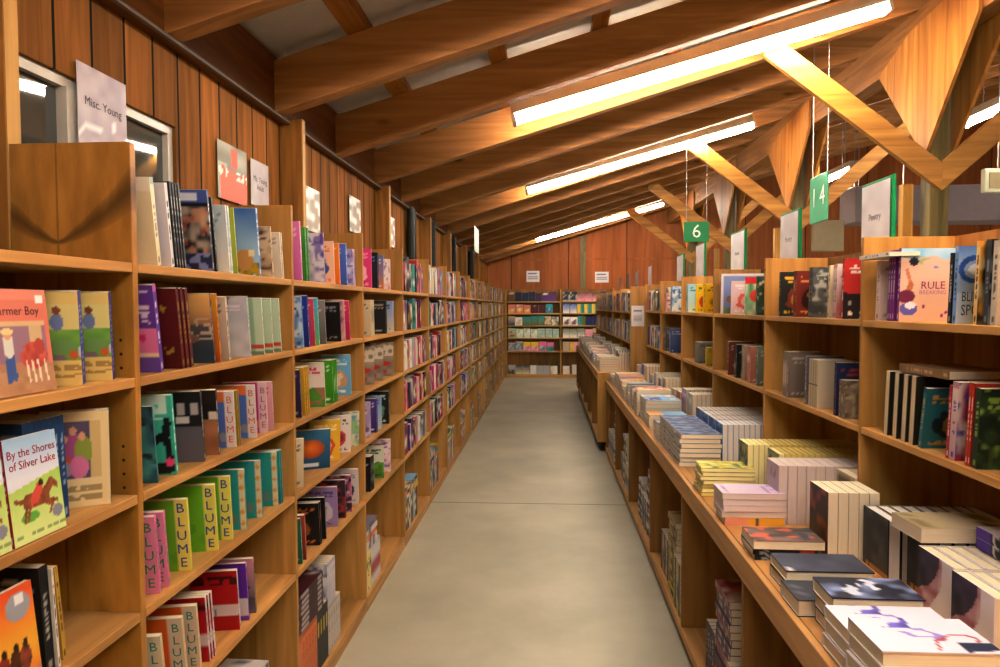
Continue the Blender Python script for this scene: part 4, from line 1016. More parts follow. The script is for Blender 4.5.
left_row(2, 4, ZS[4], [
 (304, .014, .18, A('green spined paperback', 'g', ['2c7c5c', '1c5c44', 'c8e0d0']), 1, {}), (308, .018, .18, A('brick red paperback', 'g', ['b84c3c', '8c3024', 'e8c8b8']), 1, {}), (322, .015, .18, A('black paperback with a small orange flame', 'o', ['18161a', '241c1c', 'c8702c']), 2, o24), (328, .012, .182, A('black paperback', 'd', ['161418', '201e24', '9c949c']), 1, {}),
 (340, .014, .182, A('lilac paperback with a pale face', 'o', ['a890c4', 'd8d0dc', '6c4c8c']), 1, o24), (348, .014, .182, A('black and red paperback', 'p', ['1a181c', '3a2c34', 'a83c3c']), 1, {}), (354, .016, .18, A('pink paperback with dark hair', 'p', ['c85c8c', '3c2c44', 'e8c0d0']), 1, {}), (361, .015, .18, A('white paperback with a dark standing figure', 'o', ['dcd8d8', '4c4850', '8c8890']), 1, o24)], 11, 10, lw(2, 4), lg(2, 4))
mg = A('maroon magazine with pale spine ends', 'd', ['4c1c24', '3c161c', 'c8bcb8'], spine_fn=lambda u, v: hx('b8acac') if .3 < u < .7 and (.08 < v < .22 or .62 < v < .9) else hx('40161e'))
for i in range(7): lie_left(mg, 2.43, ZS[5] + .236 + i * .0205, .02, .27, .2, lw(2, 5) + ', piled flat', lg(2, 5), (i % 3 - 1) * .012)
for i in range(5): left_book(A('white magazine standing on its edge', 'p', ['dcd8dc', 'a8a4b8', '6c6484'], spt='c4bccc'), 2.76 + i * .022, ZS[5] + .2, .021, .18, .13, lw(2, 5), lg(2, 5), 0, 0)
for i in range(10): left_book(A('orange edged paperback under the magazines', 'g', ['d87c3c', '8c3c24', '2c2424'], spt='b8602c') if i < 6 else A('black and yellow paperback under the magazines', 'd', ['1c1a1c', '2a2624', 'e0c83c'], spine_fn=lambda u, v: hx('d8c038') if .55 < v < .8 and .2 < u < .8 else hx('1c1a1c')), 2.43 + i * .0335, ZS[5], .033, .235, .16, lw(2, 5), lg(2, 5), 0, 0)
for i in range(5): left_book(A('pale paperback under white magazines', 'd', ['c8c0b8', 'b0a8a0', '5c5450'], spt='a8a098'), 2.77 + i * .033, ZS[5], .032, .199, .16, lw(2, 5), lg(2, 5), 0, 0)
# -- fourth bookcase
left_row(3, 0, ZS[0], [(371, .02, .2, A('hot pink paperback with a pale figure', 'o', ['d8408c', 'f0c0d0', 'e8a0bc']), 1, o24), (377, .02, .19, A('black paperback with blue title', 'g', ['141418', '1c1c28', '6c8ccc']), 2, {}), (383, .016, .185, A('blue and orange paperback', 'g', ['5c7cc0', 'd88c4c', 'f0e4d0']), 1, {}), (389, .02, .175, A('pale pink and white paperback', 'p', ['e8c8cc', 'f0e8e8', 'b08c9c']), 2, o24)], 4, 8, lw(3, 0), lg(3, 0))
left_row(3, 1, ZS[1], [(371, .02, .185, A('cream paperback with a grey title', 'g', ['d8ccb0', 'c8b898', '6c5c4c']), 4, {}), (386, .018, .185, A('black paperback with a cream title', 'd', ['1c1c1c', '28282a', 'b8b09c']), 2, {}), (393, .02, .182, A('pale blue and cream paperback', 'g', ['8ca8dc', 'e0d4bc', '4c5c8c']), 2, o24)], 4, 8, lw(3, 1), lg(3, 1))
lips = A('grey paperback with red lips and a red title', 'x', ['a89884', 'b43428', 'd4ccb8'], fn=f_lips)
left_row(3, 2, ZS[2], [(375, .02, .195, lips, 1, o24), (384, .02, .195, lips, 1, o24), (394, .02, .195, lips, 1, o24)], 3, 22, lw(3, 2), lg(3, 2))
left_row(3, 3, ZS[3], [(371, .018, .18, A('lilac paperback', 'p', ['b4a0cc', 'dcd4e4', '6c4c8c']), 2, {}), (378, .016, .18, A('violet paperback with white title', 'g', ['5c3c8c', '3c2c6c', 'e8e0f0']), 2, {}), (383, .018, .18, A('pale blue paperback', 'g', ['8cb0d8', 'c8d8e8', '3c5c8c']), 1, {}), (390, .016, .185, A('black paperback with green picture', 'o', ['1c201c', '6c9c6c', 'c8d0c0']), 2, o24)], 3, 8, lw(3, 3), lg(3, 3))
left_row(3, 4, ZS[4], [(373, .018, .18, A('black paperback with white script', 'd', ['141416', '1e1e22', 'd0ccd0']), 4, {}), (386, .016, .18, A('white paperback with lime green title', 'b', ['e0e4d8', '6cac3c', '3c5c2c']), 1, o24), (392, .018, .185, A('pale pink paperback with purple title', 'p', ['e8c8d4', 'f0e4e8', '8c4c8c']), 2, {})], 3, 8, lw(3, 4), lg(3, 4))
for i in range(9): left_book(A('yellow and white paperback under a flat pile', 'g', ['e8d858', 'e8e4d0', '3c3424']) if i < 3 else A('white spined paperback on the floor shelf', 'g', ['e0dcdc', 'b8c0d0', 'a83c3c']), 3.37 + i * .033, ZS[5], .032, .205, .15, lw(3, 5), lg(3, 5), 0, 0)
for i, (c, nm) in enumerate((('e0d8d8', 'white paperback with pink figures lying flat'), ('dcd4d0', 'ivory paperback lying flat'), ('e07c24', 'orange paperback lying flat'), ('dcd8d8', 'white paperback lying on the orange one'), ('8c8494', 'grey paperback lying topmost'))): lie_left(A(nm, 'g', [c, c, '6c5058']), 3.38, ZS[5] + .206 + i * .026, .0255, .21, .15, lw(3, 5), lg(3, 5), (i % 3 - 1) * .03)
# -- random stock further along
PAL = list(NAMED)
TRIM = {'g': 'fading to', 'b': 'with lower half in', 'o': 'with oval picture in', 's': 'with edge band in', 'p': 'mottled with', 'd': ''}
rng = random.Random(7)
POOL = {}
def rart(r, pal=None):
    pal = pal or PAL
    c1, c2, c3 = r.choice(pal), r.choice(pal), r.choice(['white', 'cream', 'gold', 'black', 'ivory'])
    if c2 == c1: c2 = r.choice(['cream', 'charcoal', 'sky'])
    p = r.choice('gbopsdgp')
    k = (c1, c2, c3, p)
    if k not in POOL: POOL[k] = art(f'{c1} paperback {TRIM[p]} {c2}' if p != 'd' else f'{c1} paperback with {c3} title', p, [c1, c2, c3])
    return POOL[k]
ROMANCE = ['white', 'black', 'cream', 'navy', 'red', 'black', 'pink', 'rose', 'magenta', 'violet', 'purple', 'lilac', 'white', 'black', 'crimson', 'cream', 'silver', 'teal', 'charcoal', 'red', 'sky', 'navy']
MIXED = ['white', 'cream', 'black', 'red', 'navy', 'blue', 'teal', 'maroon', 'grey', 'charcoal', 'yellow', 'green', 'brown', 'beige', 'orange', 'sky', 'silver', 'lilac', 'rose', 'olive']
def rand_row(side, lo, hi, z, X, hmax, where, group, r, pal, fill=.9, lean=3, wide=.13, tmin=.013, tmax=.03, maxn=3):
    Y = lo + .012 + hmax * math.sin(R(lean)); end = lo + (hi - lo) * fill; prev = None
    while True:
        a = rart(r, pal); n = r.randint(1, maxn); t = r.uniform(tmin, tmax); h = hmax * r.uniform(.8, 1)
        for i in range(n):
            if Y + t / math.cos(R(lean)) > min(end, hi - .012): return
            if side == 'L': left_book(a, Y, z, t, h, wide, where, group, lean, 0, X, prev=prev)
            else: right_book(a, Y, z, t, h, wide, where, group, lean, 0, X, prev=prev)
            prev = Y + t; Y += t / math.cos(R(lean)) + .0015
        Y += r.choice([0, 0, .01, .03, .05])
def right_book(a, Y, z, t, h, w, where, group, lean=0, yaw=0, X=None, hard=False, res=(14, 22), prev=None, force=False):
    X = XH + .012 if X is None else X
    la = R(lean)
    m = Tm(X, Y + t * math.cos(la), z + .0005 + t * math.sin(la), -la, R(180 + yaw))
    p0 = prev if prev is not None else Y
    put(a, m, t, h, w, vis_px(X, p0, Y + t, z, h), where, group, hard, res, 'B', force=force)
for k in range(4, 15):
    lo, hi = BAY(k); hi = min(hi, YE - .02 if k < 14 else 14.58)
    if k == 14: hi = 14.55
    for si in range(5):
        rand_row('L', lo, hi, ZS[si], None, .205 if si else .225, lw(k, si), lg(k, si), rng, ROMANCE if k < 8 else MIXED, rng.choice([.75, .85, .95]))
    nb = 12
    for i in range(nb): left_book(rart(rng, MIXED), lo + .03 + i * .036, ZS[5], .034, .2, .14, lw(k, 5), lg(k, 5))
    for i in range(rng.randint(3, 6)): lie_left(rart(rng, MIXED), lo + .04, ZS[5] + .201 + i * .026, .0255, .2, .14, lw(k, 5) + ', flat', lg(k, 5), rng.uniform(-.04, .04))
    for i in range(rng.randint(2, 5)): lie_left(rart(rng, MIXED), lo + .27, ZS[5] + .201 + i * .026, .0255, .2, .14, lw(k, 5) + ', flat', lg(k, 5), rng.uniform(-.04, .04))

# ------------------------------------------------------------------ the stock: right hutch shelves
def right_row(k, z, items, lean=3, where='', group=''):
    lo, hi = HY[k] + .02, HY[k + 1]; y_end = None; prev = None
    for it in items:
        px, t, h, a = it[:4]; n = it[4] if len(it) > 4 else 1; o = it[5] if len(it) > 5 else {}
        X = o.get('X', XH + .012); ln = o.get('lean', lean)
        Y = atX(px, 306 + (1.5 - z - .1) * 300, X)
        for i in range(n):
            if y_end is not None: Y = max(Y, y_end + .0015)
            if y_end is None: Y = max(Y, lo + .012 + h * math.sin(R(ln)))
            if Y + t > hi - .011: break
            right_book(a, Y, z, t, h, o.get('w', .135), where, group, ln, 0, X, o.get('hard', False), o.get('res', (14, 22)), prev, o.get('force', True))
            prev = Y + t; y_end = Y + t / math.cos(R(ln)); Y = y_end + .0015
def rw_(k, si): return f"{['upper shelf', 'lower shelf'][si]}, {ORD[k]} unit of near counter"
def rg(k, si): return f"books on the {['upper shelf', 'lower shelf'][si]} of the {ORD[k]} near counter unit"
a_rule = A('pink and blue paperback with purple capitals and a curled figure', 'x', ['e6c4a8', '8c2c74', 'c4a4c4'], fn=f_rule, sp='7c2c80', spt='d8c0d8', text=[T('RULE', .6, .49, .03, '8c2060', 'B', sx=.98), T('BREAKING', .6, .395, .0165, 'a8709c', 'B', sx=.95)])
a_blind = A('misty blue paperback with a swirl and dark capitals', 'x', ['7c9ccc', 'a8c0dc', '2c3448'], fn=f_blind, text=[T('BLIND', .3, .345, .034, '30384a', 'B', sx=.62), T('SPOT', .3, .17, .038, '30384a', 'B', sx=.66)])
right_row(0, 1.452, [
 (996, .02, .19, A('beige paperback at the picture edge', 'g', ['c8c0b0', 'b0a898', '5c5448']), 1, {}), (988, .018, .195, A('charcoal paperback with speckled cover', 'p', ['2c2c30', '4c4c50', '8c8c90']), 1, o24), (977, .014, .195, A('cream paperback with yellow and black picture', 'p', ['dcc894', 'e8a83c', '2c2820']), 1, o24),
 (956, .015, .19, a_blind, 1, dict(res=HR)), (951, .014, .175, A('black paperback with small white print', 'd', ['161618', '222226', 'b8b8bc']), 1, {}),
 (899, .0135, .207, a_rule, 1, dict(res=HR, w=.15)), (894, .0125, .205, A('purple spined paperback behind the pink cover', 'd', ['7c2c80', '6c2474', 'd8c0d8']), 3, {}),
 (879, .022, .18, A('pale pink edged paperback', 'g', ['d8c8c0', 'c8b4ac', '8c6c6c']), 1, {}), (868, .02, .17, A('dark paperback with red and blue figures', 'p', ['2c3024', '4c5064', 'b84c3c']), 1, o24)], 3, rw_(0, 0), rg(0, 0))
a_out = A('cream book with pages facing out', 'x', ['3c3424', 'c8b890', '8c7c58'], fn=lambda u, v: hx('2c2820'), spine_fn=lambda u, v: hx('241c14') if u < .14 or u > .9 else mix(hx('cdbd98'), hx('e0d2b0'), vn(u * 14, v * 2, 3)))
right_row(0, 1.114, [
 (978, .02, .19, A('dark green paperback with bright leaves', 'p', ['1c2c20', '2c4428', '8cb04c']), 1, o24), (971, .009, .2, A('thin red spined paperback', 'd', ['b83420', 'a02c1c', 'e8d0c0']), 2, {}), (956, .026, .195, A('white paperback with red spine figures', 'p', ['dcd0cc', 'a8345c', '5c4c9c']), 1, o24), (950, .012, .185, A('crimson spined paperback', 'd', ['a82440', '8c1c34', 'e8c8cc']), 1, {}),
 (922, .016, .165, A('teal and black paperback with a gold curl', 'o', ['2c6c74', '1c2c30', 'c09a4c']), 1, dict(res=(28, 42), lean=9)),
 (914, .026, .19, a_out, 1, {}), (906, .026, .19, a_out, 1, {}), (897, .026, .19, a_out, 1, {}), (888, .026, .19, a_out, 1, {}), (868, .016, .182, A('dark green illustrated paperback', 'p', ['2c3424', '4c5c3c', 'a89c74']), 1, o24)], 4, rw_(0, 1), rg(0, 1))
m = Tm(XH + .02, 1.83, 1.114 + .196, R(90), R(180))
put(A('brown paperback lying across the standing books', 'd', ['8c6c48', '7a5c3c', 'c8a87c']), m, .022, .25, .15, 3000, rw_(0, 1), rg(0, 1))
m = Tm(XH - .025, 2.055, 1.452 + .186, R(90), R(180))
put(A('white paperback lying across two dark books', 'd', ['dcd8d4', 'c8c4c0', '5c5854']), m, .012, .19, .085, 3000, rw_(0, 0), rg(0, 0))
right_row(1, 1.452, [
 (843, .014, .205, A('red paperback with a dark crowd picture', 'b', ['b83430', '2c2426', 'e8d8d0']), 1, o24), (836, .014, .19, A('white edged red paperback', 'g', ['dcd4d0', 'b85c50', '6c3c34']), 2, {}), (829, .014, .188, A('cream paperback with brown title', 'g', ['dcccae', 'c8b898', '6c4c34']), 1, {}),
 (812, .018, .19, A('dark grey paperback with a dim grey figure', 'p', ['3c3c38', '5c5c58', 'a8a49c']), 2, o24), (796, .016, .185, A('red brown paperback with a dark portrait', 'o', ['7a2c20', '3c1c18', 'd8904c']), 2, o24), (780, .016, .19, A('black paperback with gold top and red figure', 'o', ['2c2c28', '8c3c2c', 'd8b03c']), 1, o24), (769, .02, .185, A('bright aqua paperback', 'g', ['5cb0d8', '2c8ca8', 'e0f0f0']), 2, {})], 3, rw_(1, 0), rg(1, 0))
right_row(1, 1.114, [
 (845, .016, .13, A('small brown and grey paperback', 'p', ['6c5844', '8c7c6c', 'b8a88c']), 3, {}), (836, .02, .185, A('navy paperback behind the small one', 'g', ['24345c', '1c2848', 'a83c3c']), 1, {}), (817, .021, .18, A('cream book with a dark spine line', 'x', ['c8bca0', 'b8a88c', '2c2824'], fn=lambda u, v: hx('2c2824') if .46 < v < .49 else hx('c8bca4'), spine_fn=lambda u, v: hx('2c2824') if .46 < v < .49 or u < .12 else hx('c4b898')), 4, {}),
 (806, .018, .188, A('grey violet paperback with a white crest', 'o', ['6c6470', '8c8490', 'd8d4d8']), 1, o24), (788, .022, .19, A('tall grey brown paperback', 'g', ['8c7c70', '786a60', 'c8bcb0']), 3, {})], 2, rw_(1, 1), rg(1, 1))
f_kid = lambda u, v: hx('e8e4e8') if u < .05 or v > .94 else (mix(hx('6c80bc'), hx('9cb0dc'), v) if not ell(u, v, .28, .36, .16, .1) else hx('8c6c4c')) if v > .12 else hx('7c9c6c')
f_kid2 = lambda u, v: hx('d8503c') if ell(u, v, .45, .5, .3, .16) else (hx('c8302c') if v > .82 else mix(hx('4c9c5c'), hx('f0ead8'), vn(u * 5, v * 5, 4)))
right_row(2, 1.452, [
 (757, .02, .185, A('dark green picture book', 'p', ['2c4c3c', '3c5c4c', 'c8c0a0']), 1, o24), (745, .01, .19, A('white picture book with red top and green car', 'x', ['f0ead8', 'c8302c', '4c9c5c'], fn=f_kid2), 1, dict(res=(28, 42), w=.14)), (731, .01, .18, A('pale pink picture book with a red creature', 'o', ['e0ccd4', 'd86c5c', 'f0e8ec']), 1, dict(res=(28, 42), w=.16)), (721, .012, .23, A('large white-bordered picture book in blue', 'x', ['e8e4e8', '6c80bc', 'd8d8e8'], fn=f_kid, sp='e8e4e8'), 1, dict(res=(28, 42), w=.24))], 2, rw_(2, 0), rg(2, 0))
right_row(2, 1.114, [(757, .02, .19, A('grey green paperback', 'g', ['7c8c7c', '5c6c5c', 'c8ccc0']), 1, {}), (750, .02, .18, A('salmon paperback', 'g', ['c88470', 'b0705c', 'f0d8d0']), 3, {}), (743, .02, .178, A('beige paperback', 'g', ['b8a890', 'a08c74', '5c4c3c']), 2, {}), (736, .018, .178, A('black paperback', 'd', ['1c2420', '2c342f', 'b8c0b8']), 2, {}), (728, .03, .185, A('red brown paperback with a round picture', 'o', ['7c3c30', 'a87c6c', 'c8b8a8']), 1, {})], 4, rw_(2, 1), rg(2, 1))
right_row(3, 1.452, [(705, .03, .185, A('bright yellow paperback with black title', 'o', ['e8c818', 'd8b010', '3c3420']), 2, {}), (696, .02, .19, A('yellow paperback with a red and green picture', 'o', ['e8c820', 'c8402c', '3c7c3c']), 1, o24), (688, .03, .2, A('pale aqua paperback', 'g', ['9cc8dc', 'c8dcd8', '4c7c8c']), 2, {})], 3, rw_(3, 0), rg(3, 0))
right_row(3, 1.114, [(706, .03, .12, A('small yellow paperback', 'g', ['c8b02c', 'a8902c', '5c4c1c']), 1, {}), (698, .035, .14, A('grey paperback with dark edge', 'g', ['8c887c', '6c6860', '3c3834']), 3, {})], 2, rw_(3, 1), rg(3, 1))
right_row(4, 1.452, [(672, .03, .2, A('pale blue and white paperback', 'p', ['8cb0d0', 'd8e0e4', '3c5c8c']), 2, {}), (666, .025, .2, A('cream and pink paperback', 'p', ['d8ccb8', 'd890a0', '5c4c4c']), 2, {}), (660, .04, .185, A('royal blue paperback', 'g', ['1c4c9c', '143c7c', 'd8e0f0']), 2, {})], 3, rw_(4, 0), rg(4, 0))
right_row(4, 1.114, [(670, .03, .2, A('slate blue paperback', 'g', ['5c6c9c', '3c4c7c', 'c8d0e0']), 2, {}), (665, .025, .2, A('grey brown paperback', 'g', ['6c6460', '4c4844', 'b8b0a8']), 4, {})], 3, rw_(4, 1), rg(4, 1))
rng = random.Random(21)
for si, z in enumerate((1.452, 1.114)): rand_row('R', HY[5] + .02, HY[6], z, None, .2, rw_(5, si), rg(5, si), rng, MIXED, .9)
for k in range(5):
    for si, z in enumerate((1.44, 1.13)):
        rand_row('R', FHY[k] + .02, FHY[k + 1], z, FH + .012, .215, f"{['upper shelf', 'lower shelf'][si]}, {ORD[k]} unit of far counter", 'books on the far counter units', rng, MIXED, .95)

# ------------------------------------------------------------------ the stock: counters
def bscore(x0, x1, y0, y1, z0, z1, top):
    a, b_, c, d = proj(x0, y0, z0), proj(x1, y0, z0), proj(x0, y0, z1), proj(x0, y1, z1)
    if a[0] > 1010 or a[1] < 0 or c[1] > 672: return 0
    s = (abs(min(b_[0], 1000) - a[0]) + abs(proj(x0, y1, z0)[0] - a[0]) * .7) * abs(a[1] - c[1])
    if top: s += abs(min(b_[0], 1000) - a[0]) * abs(d[1] - c[1])
    return s
def lie(a, x0, yn, z, t, h, w, where, group, front='fore', jit=0, hard=False, res=(6, 9), top=False, force=False, vis=1.0):
    """flat book with its long side along X; fore edge or spine toward the viewer"""
    cx, cy = x0 + h / 2, yn + w / 2
    J = Matrix.Translation((cx, cy, 0)) @ Matrix.Rotation(jit, 4, 'Z') @ Matrix.Translation((-cx, -cy, 0))
    if front == 'fore': m = J @ Tm(x0, yn + w, z + .0004, R(90), R(90))
    else: m = J @ Tm(x0 + h, yn, z + .0004, R(90), R(-90))
    put(a, m, t, h, w, bscore(x0, x0 + h, yn, yn + w, z, z + t, top) * vis, where, group, hard, res, 'B', 'from the top', force)
def pile(a, x0, yn, z, n, t, h, w, where, group, r=None, hard=False, front='fore', res=(6, 9), topres=None, force=False, jit=.03, vis=1.0):
    r = r or rng
    al = a if isinstance(a, list) else [a] * n
    for i in range(n - 1, -1, -1):
        top = i == n - 1
        lie(al[n - 1 - i], x0 + r.uniform(-.004, .004), yn + r.uniform(-.004, .004), z + i * (t + .0006), t, h, w, where, group, front, r.uniform(-jit, jit), hard, (topres or res) if top else res, top, force, vis)
    return z + n * (t + .0006)
def stand(a, x0, yn, z, n, t, h, w, where, group, hard=False, res=(6, 9), xmax=1.262, force=False, vis=1.0, lean=0, r1=None):
    """upright books side by side along X, fore edges toward the viewer, covers toward the aisle"""
    x = x0
    for i in range(n):
        if x + t > xmax: break
        m = Tm(x + t, yn + w, z + .0004, 0, R(90))
        put(a, m, t, h, w, bscore(x, x + t, yn, yn + w, z, z + h, True) * vis * (.7 if i else 1), where, group, hard, (r1 or res) if i == 0 else (2, 2), 'B', 'from the aisle', force)
        x += t + .0008
    return x
NG = 'books stacked on the near counter'
rng = random.Random(5)
swirl = A('white hardback with blue and red swirls', 'x', ['ebe4ee', '4a4a8c', 'a85058'], fn=f_swirl, pages='pages', sp='dcd4dc')
pile(swirl, .602, 1.285, ZC, 4, .0325, .215, .14, 'pile at the near end of the counter', NG, hard=True, topres=(30, 40), force=True, jit=.02)
pile(swirl, .612, 1.437, ZC, 3, .031, .225, .135, 'pile just behind the nearest pile', NG, hard=True, topres=(30, 40), force=True, jit=.02)
storm = A('dark blue hardback with a stormy pale picture', 'x', ['2c2e40', '5c6484', 'd4d6e4'], fn=f_stormy, sp='20222e')
pile(storm, .640, 1.585, ZC, 3, .034, .2, .122, 'pile between white and black hardbacks', NG, hard=True, topres=(24, 32), force=True, jit=.02)
slate = A('slate grey hardback with a small white sticker', 'x', ['45485a', '3a3c4a', 'd8d4d0'], fn=lambda u, v: hx('dcdad8') if u > .8 and v < .12 and v > .05 else mix(hx('3a3c4c'), hx('585c70'), vn(u * 4, v * 5, 3)), sp='1c1c22')
lie(A('small dark grey hardback lying alone', 'g', ['4a4c58', '3a3a44', '6c6e7c']), .607, 1.718, ZC, .042, .2, .125, 'at the counter edge before the slate pile', NG, hard=True, top=True, force=True)
pile(slate, .622, 1.855, ZC, 2, .03, .225, .135, 'pile near the counter edge', NG, hard=True, topres=(12, 16), force=True, jit=.02)
ember = A('grey and orange paperback with fiery figures', 'x', ['8c7468', 'd06038', '3a2a28'], fn=f_ember, sp='8c2c24')
dspine = A('black paperback with red and green spine lettering', 'x', ['1c1c1c', '3a2c28', 'b83c2c'], fn=lambda u, v: hx('2c2624'), spine_fn=lambda u, v: hx('b84430') if .1 < v < .3 else (hx('5c6c3c') if v < .06 else (hx('9c9ca0') if .75 < v < .9 and vn(v * 30, u * 3, 3) > .4 else hx('1a1a1a'))))
z = pile(dspine, .612, 2.098, ZC, 2, .0165, .2, .13, 'pile by the counter edge, spines outward', NG, front='spine', force=True, jit=.015)
pile(ember, .612, 2.095, z + .0005, 1, .026, .205, .132, 'topmost on the black spined pile', NG, topres=(24, 32), force=True, jit=.015)
blush = A('pale blush paperback with a lilac cover', 'g', ['d0bcd8', 'dcccd8', 'a88cb8'], pages='pagesl', sp='c8b4c4')
z = pile(A('yellow and red spined paperback', 'x', ['d8a83c', 'c8403c', '2c3a6c'], fn=lambda u, v: hx('d8b048'), spine_fn=lambda u, v: hx('2c3058') if .42 < v < .48 else (hx('dc9c7c') if v > .62 else hx('e0ac38'))), .614, 2.432, ZC, 1, .026, .2, .13, 'bottom of the blush pile on the counter', NG, front='spine', force=True, jit=0)
pile(blush, .606, 2.43, z + .0005, 4, .0205, .215, .135, 'pile on the counter', NG, topres=(16, 20), force=True, jit=.02)
lemon = A('thin lemon yellow paperback with a green picture', 'p', ['d8cc5c', 'e8dc84', '5c7c4c'], pages='pagesy', sp='8c8430')
pile(lemon, .612, 2.80, ZC, 7, .0155, .205, .135, 'pile on the counter', NG, topres=(12, 16), force=True, jit=.05)
# upright rows, fore edges toward the viewer
navyb = A('blue paperback with white page edges', 'p', ['4478c0', '84b0e0', '3c5488'], sp='5c98e0', pages='pagesw')
for j, yy in enumerate((3.345, 3.497, 3.649, 3.80)):
    stand(navyb, .825, yy, ZC, 17, .0245, .195, .135, f'{ORD[j]} row on the counter, standing', 'blue books standing in rows on the near counter', vis=1 if j == 0 else .35, r1=(10, 14))
bl2 = A('cream edged blue paperback', 'p', ['3c5484', '8c9cb8', '5c4c6c'], sp='2c6ca8')
for j, yy in enumerate((3.312, 3.462, 3.612, 3.762)):
    z = pile([bl2] * 7, .622, yy, ZC, 7, .0215, .19, .135, f'{ORD[j]} blue pile along the counter edge', 'cream edged books piled on the counter edge', jit=.02, topres=(12, 16), vis=1 if j == 0 else .5)
gy = A('yellow topped paperback', 'p', ['5c6c7c', 'a8a878', '3c4450'], sp='d4ca70', pages='pagesy')
stand(gy, .80, 2.84, ZC, 20, .0215, .2, .13, 'back row on the counter, standing', 'yellow topped books standing on the near counter', r1=(10, 14))
stand(gy, .865, 2.665, ZC, 20, .0215, .2, .13, 'front row on the counter, standing', 'yellow topped books standing on the near counter', vis=.6, r1=(10, 14))
hb = A('pale blush book with covers hidden', 'g', ['c8b4c8', 'd8ccd4', 'a890a8'], sp='c8b8bc', pages='pagesl')
stand(hb, .795, 2.448, ZC, 15, .0305, .205, .135, 'standing in the pale block', 'pale books standing in a block on the near counter', r1=(10, 14))
ib = A('cream book with a dark ember cover', 'x', ['3a2420', '6c3424', 'b86c3c'], fn=lambda u, v: mix(hx('2c1c1c'), hx('a84c28'), (vn(u * 4, v * 6, 3) - .4) * 2.4), sp='d8c8a8')
stand(ib, .833, 2.12, ZC, 5, .029, .2, .145, 'standing behind the slate pile', 'cream books standing behind the slate pile', xmax=.985, force=True, r1=(20, 28))
stand(A('cream topped hardback', 'g', ['c8bc9c', 'b8a888', '6c5c44'], sp='c8b898'), .985, 2.30, ZC, 8, .033, .2, .14, 'standing behind the black row', 'cream topped hardbacks standing under the lower shelf', vis=.5)
jb = A('black hardback with a smoky cover', 'x', ['1c1c24', '3c3c44', 'b07a3c'], fn=f_dark, sp='141418', pages='pagesw')
stand(jb, .93, 1.958, ZC, 9, .034, .168, .15, 'standing in the back black row', 'black hardbacks standing on the near counter', hard=True, force=True, r1=(28, 40))
stand(jb, .972, 1.79, ZC, 8, .034, .165, .15, 'standing in the front black row', 'black hardbacks standing on the near counter', hard=True, force=True, r1=(28, 40))
kb = A('white swirl covered hardback standing', 'x', ['e8e2ea', '2c2c3a', 'a84c5c'], fn=f_swirlv, sp='e0d8dc', pages='pages')
stand(kb, .915, 1.625, ZC, 9, .0345, .163, .15, 'back swirl row by the black row', 'swirl covered hardbacks standing on the near counter', hard=True, force=True, r1=(28, 40))
stand(kb, .905, 1.462, ZC, 10, .0345, .163, .15, 'front swirl row beside the nearest piles', 'swirl covered hardbacks standing on the near counter', hard=True, force=True, r1=(28, 40))
lie(A('thick cream book with a pale gold top', 'g', ['d8ccb0', 'b8a880', '8c7c5c']), .918, 1.775, ZC + .1695, .036, .23, .14, 'lying across the black hardbacks', NG, top=True, force=True, jit=.03)
pbk = A('black and white hardback with a violet spine patch', 'x', ['dcd8dc', '1c1c20', '5c3c9c'], fn=lambda u, v: hx('e4e0e4'), spine_fn=lambda u, v: hx('5c3c9c') if v > .7 else (hx('dcd8dc') if vn(v * 24, u * 2, 4) > .62 else hx('1c1a20')))
for i in range(2):
    m = Tm(1.045, 1.585, ZC + .1645 + i * .0265, R(90), R(180))
    put(pbk, m, .026, .178, .14, 3000, 'lying on the back swirl row', NG, True, (8, 12), 'B', 'from the bottom', True)
# mixed piles further along the near counter
rng = random.Random(33)
PALE = ['white', 'cream', 'ivory', 'silver', 'rose', 'sky', 'beige', 'lilac', 'blue', 'orange', 'peach']
def f_boat(u, v): return mix(hx('3c8cc4'), hx('a8d0e4'), v) if v > .4 else mix(hx('c87c3c'), hx('e8c080'), u)
sea = A('bright blue and orange paperback lying flat', 'x', ['3c8cc4', 'c87c3c', 'e8e0d0'], fn=f_boat, sp='3c9cd0')
pile([sea, A('white paperback lying flat', 'g', ['dcd8d4', 'c8c4c0', '6c6864']), A('white paperback lying flat', 'g', ['dcd8d4', 'c8c4c0', '6c6864'])], .62, 4.30, ZC, 3, .03, .23, .16, 'pile on the counter past the blue rows', NG, topres=(10, 14))
pile([A('white picture paperback lying flat', 'p', ['e0dcd8', 'b87c6c', '7c8cb0'])] * 5, .615, 3.95, ZC, 5, .02, .24, .14, 'pile beyond the blue piles', NG, topres=(12, 16))
yy = 4.50; PN = -1
while yy < 6.95:
    PN += 1
    a_ = rart(rng, PALE); w = rng.uniform(.13, .17)
    pile([a_ if rng.random() < .7 else rart(rng, PALE) for _ in range(9)], .615 + rng.uniform(0, .02), yy, ZC, rng.randint(4, 8), rng.uniform(.018, .026), rng.uniform(.19, .23), w, f'{ORD[PN]} counter pile past the blue piles', NG, topres=(14, 22))
    yy += w + .02
for RN, yy in enumerate((4.32, 4.52, 4.72, 4.92, 5.30, 5.5, 5.72, 5.95, 6.3, 6.5, 6.7, 6.9)):
    a_ = rart(rng, PALE); h = rng.uniform(.17, .22)
    stand(a_, .885, yy, ZC, rng.randint(9, 14), .026, h, .135, f'{ORD[RN]} standing row past the blue rows', NG, r1=(8, 12), vis=.6)
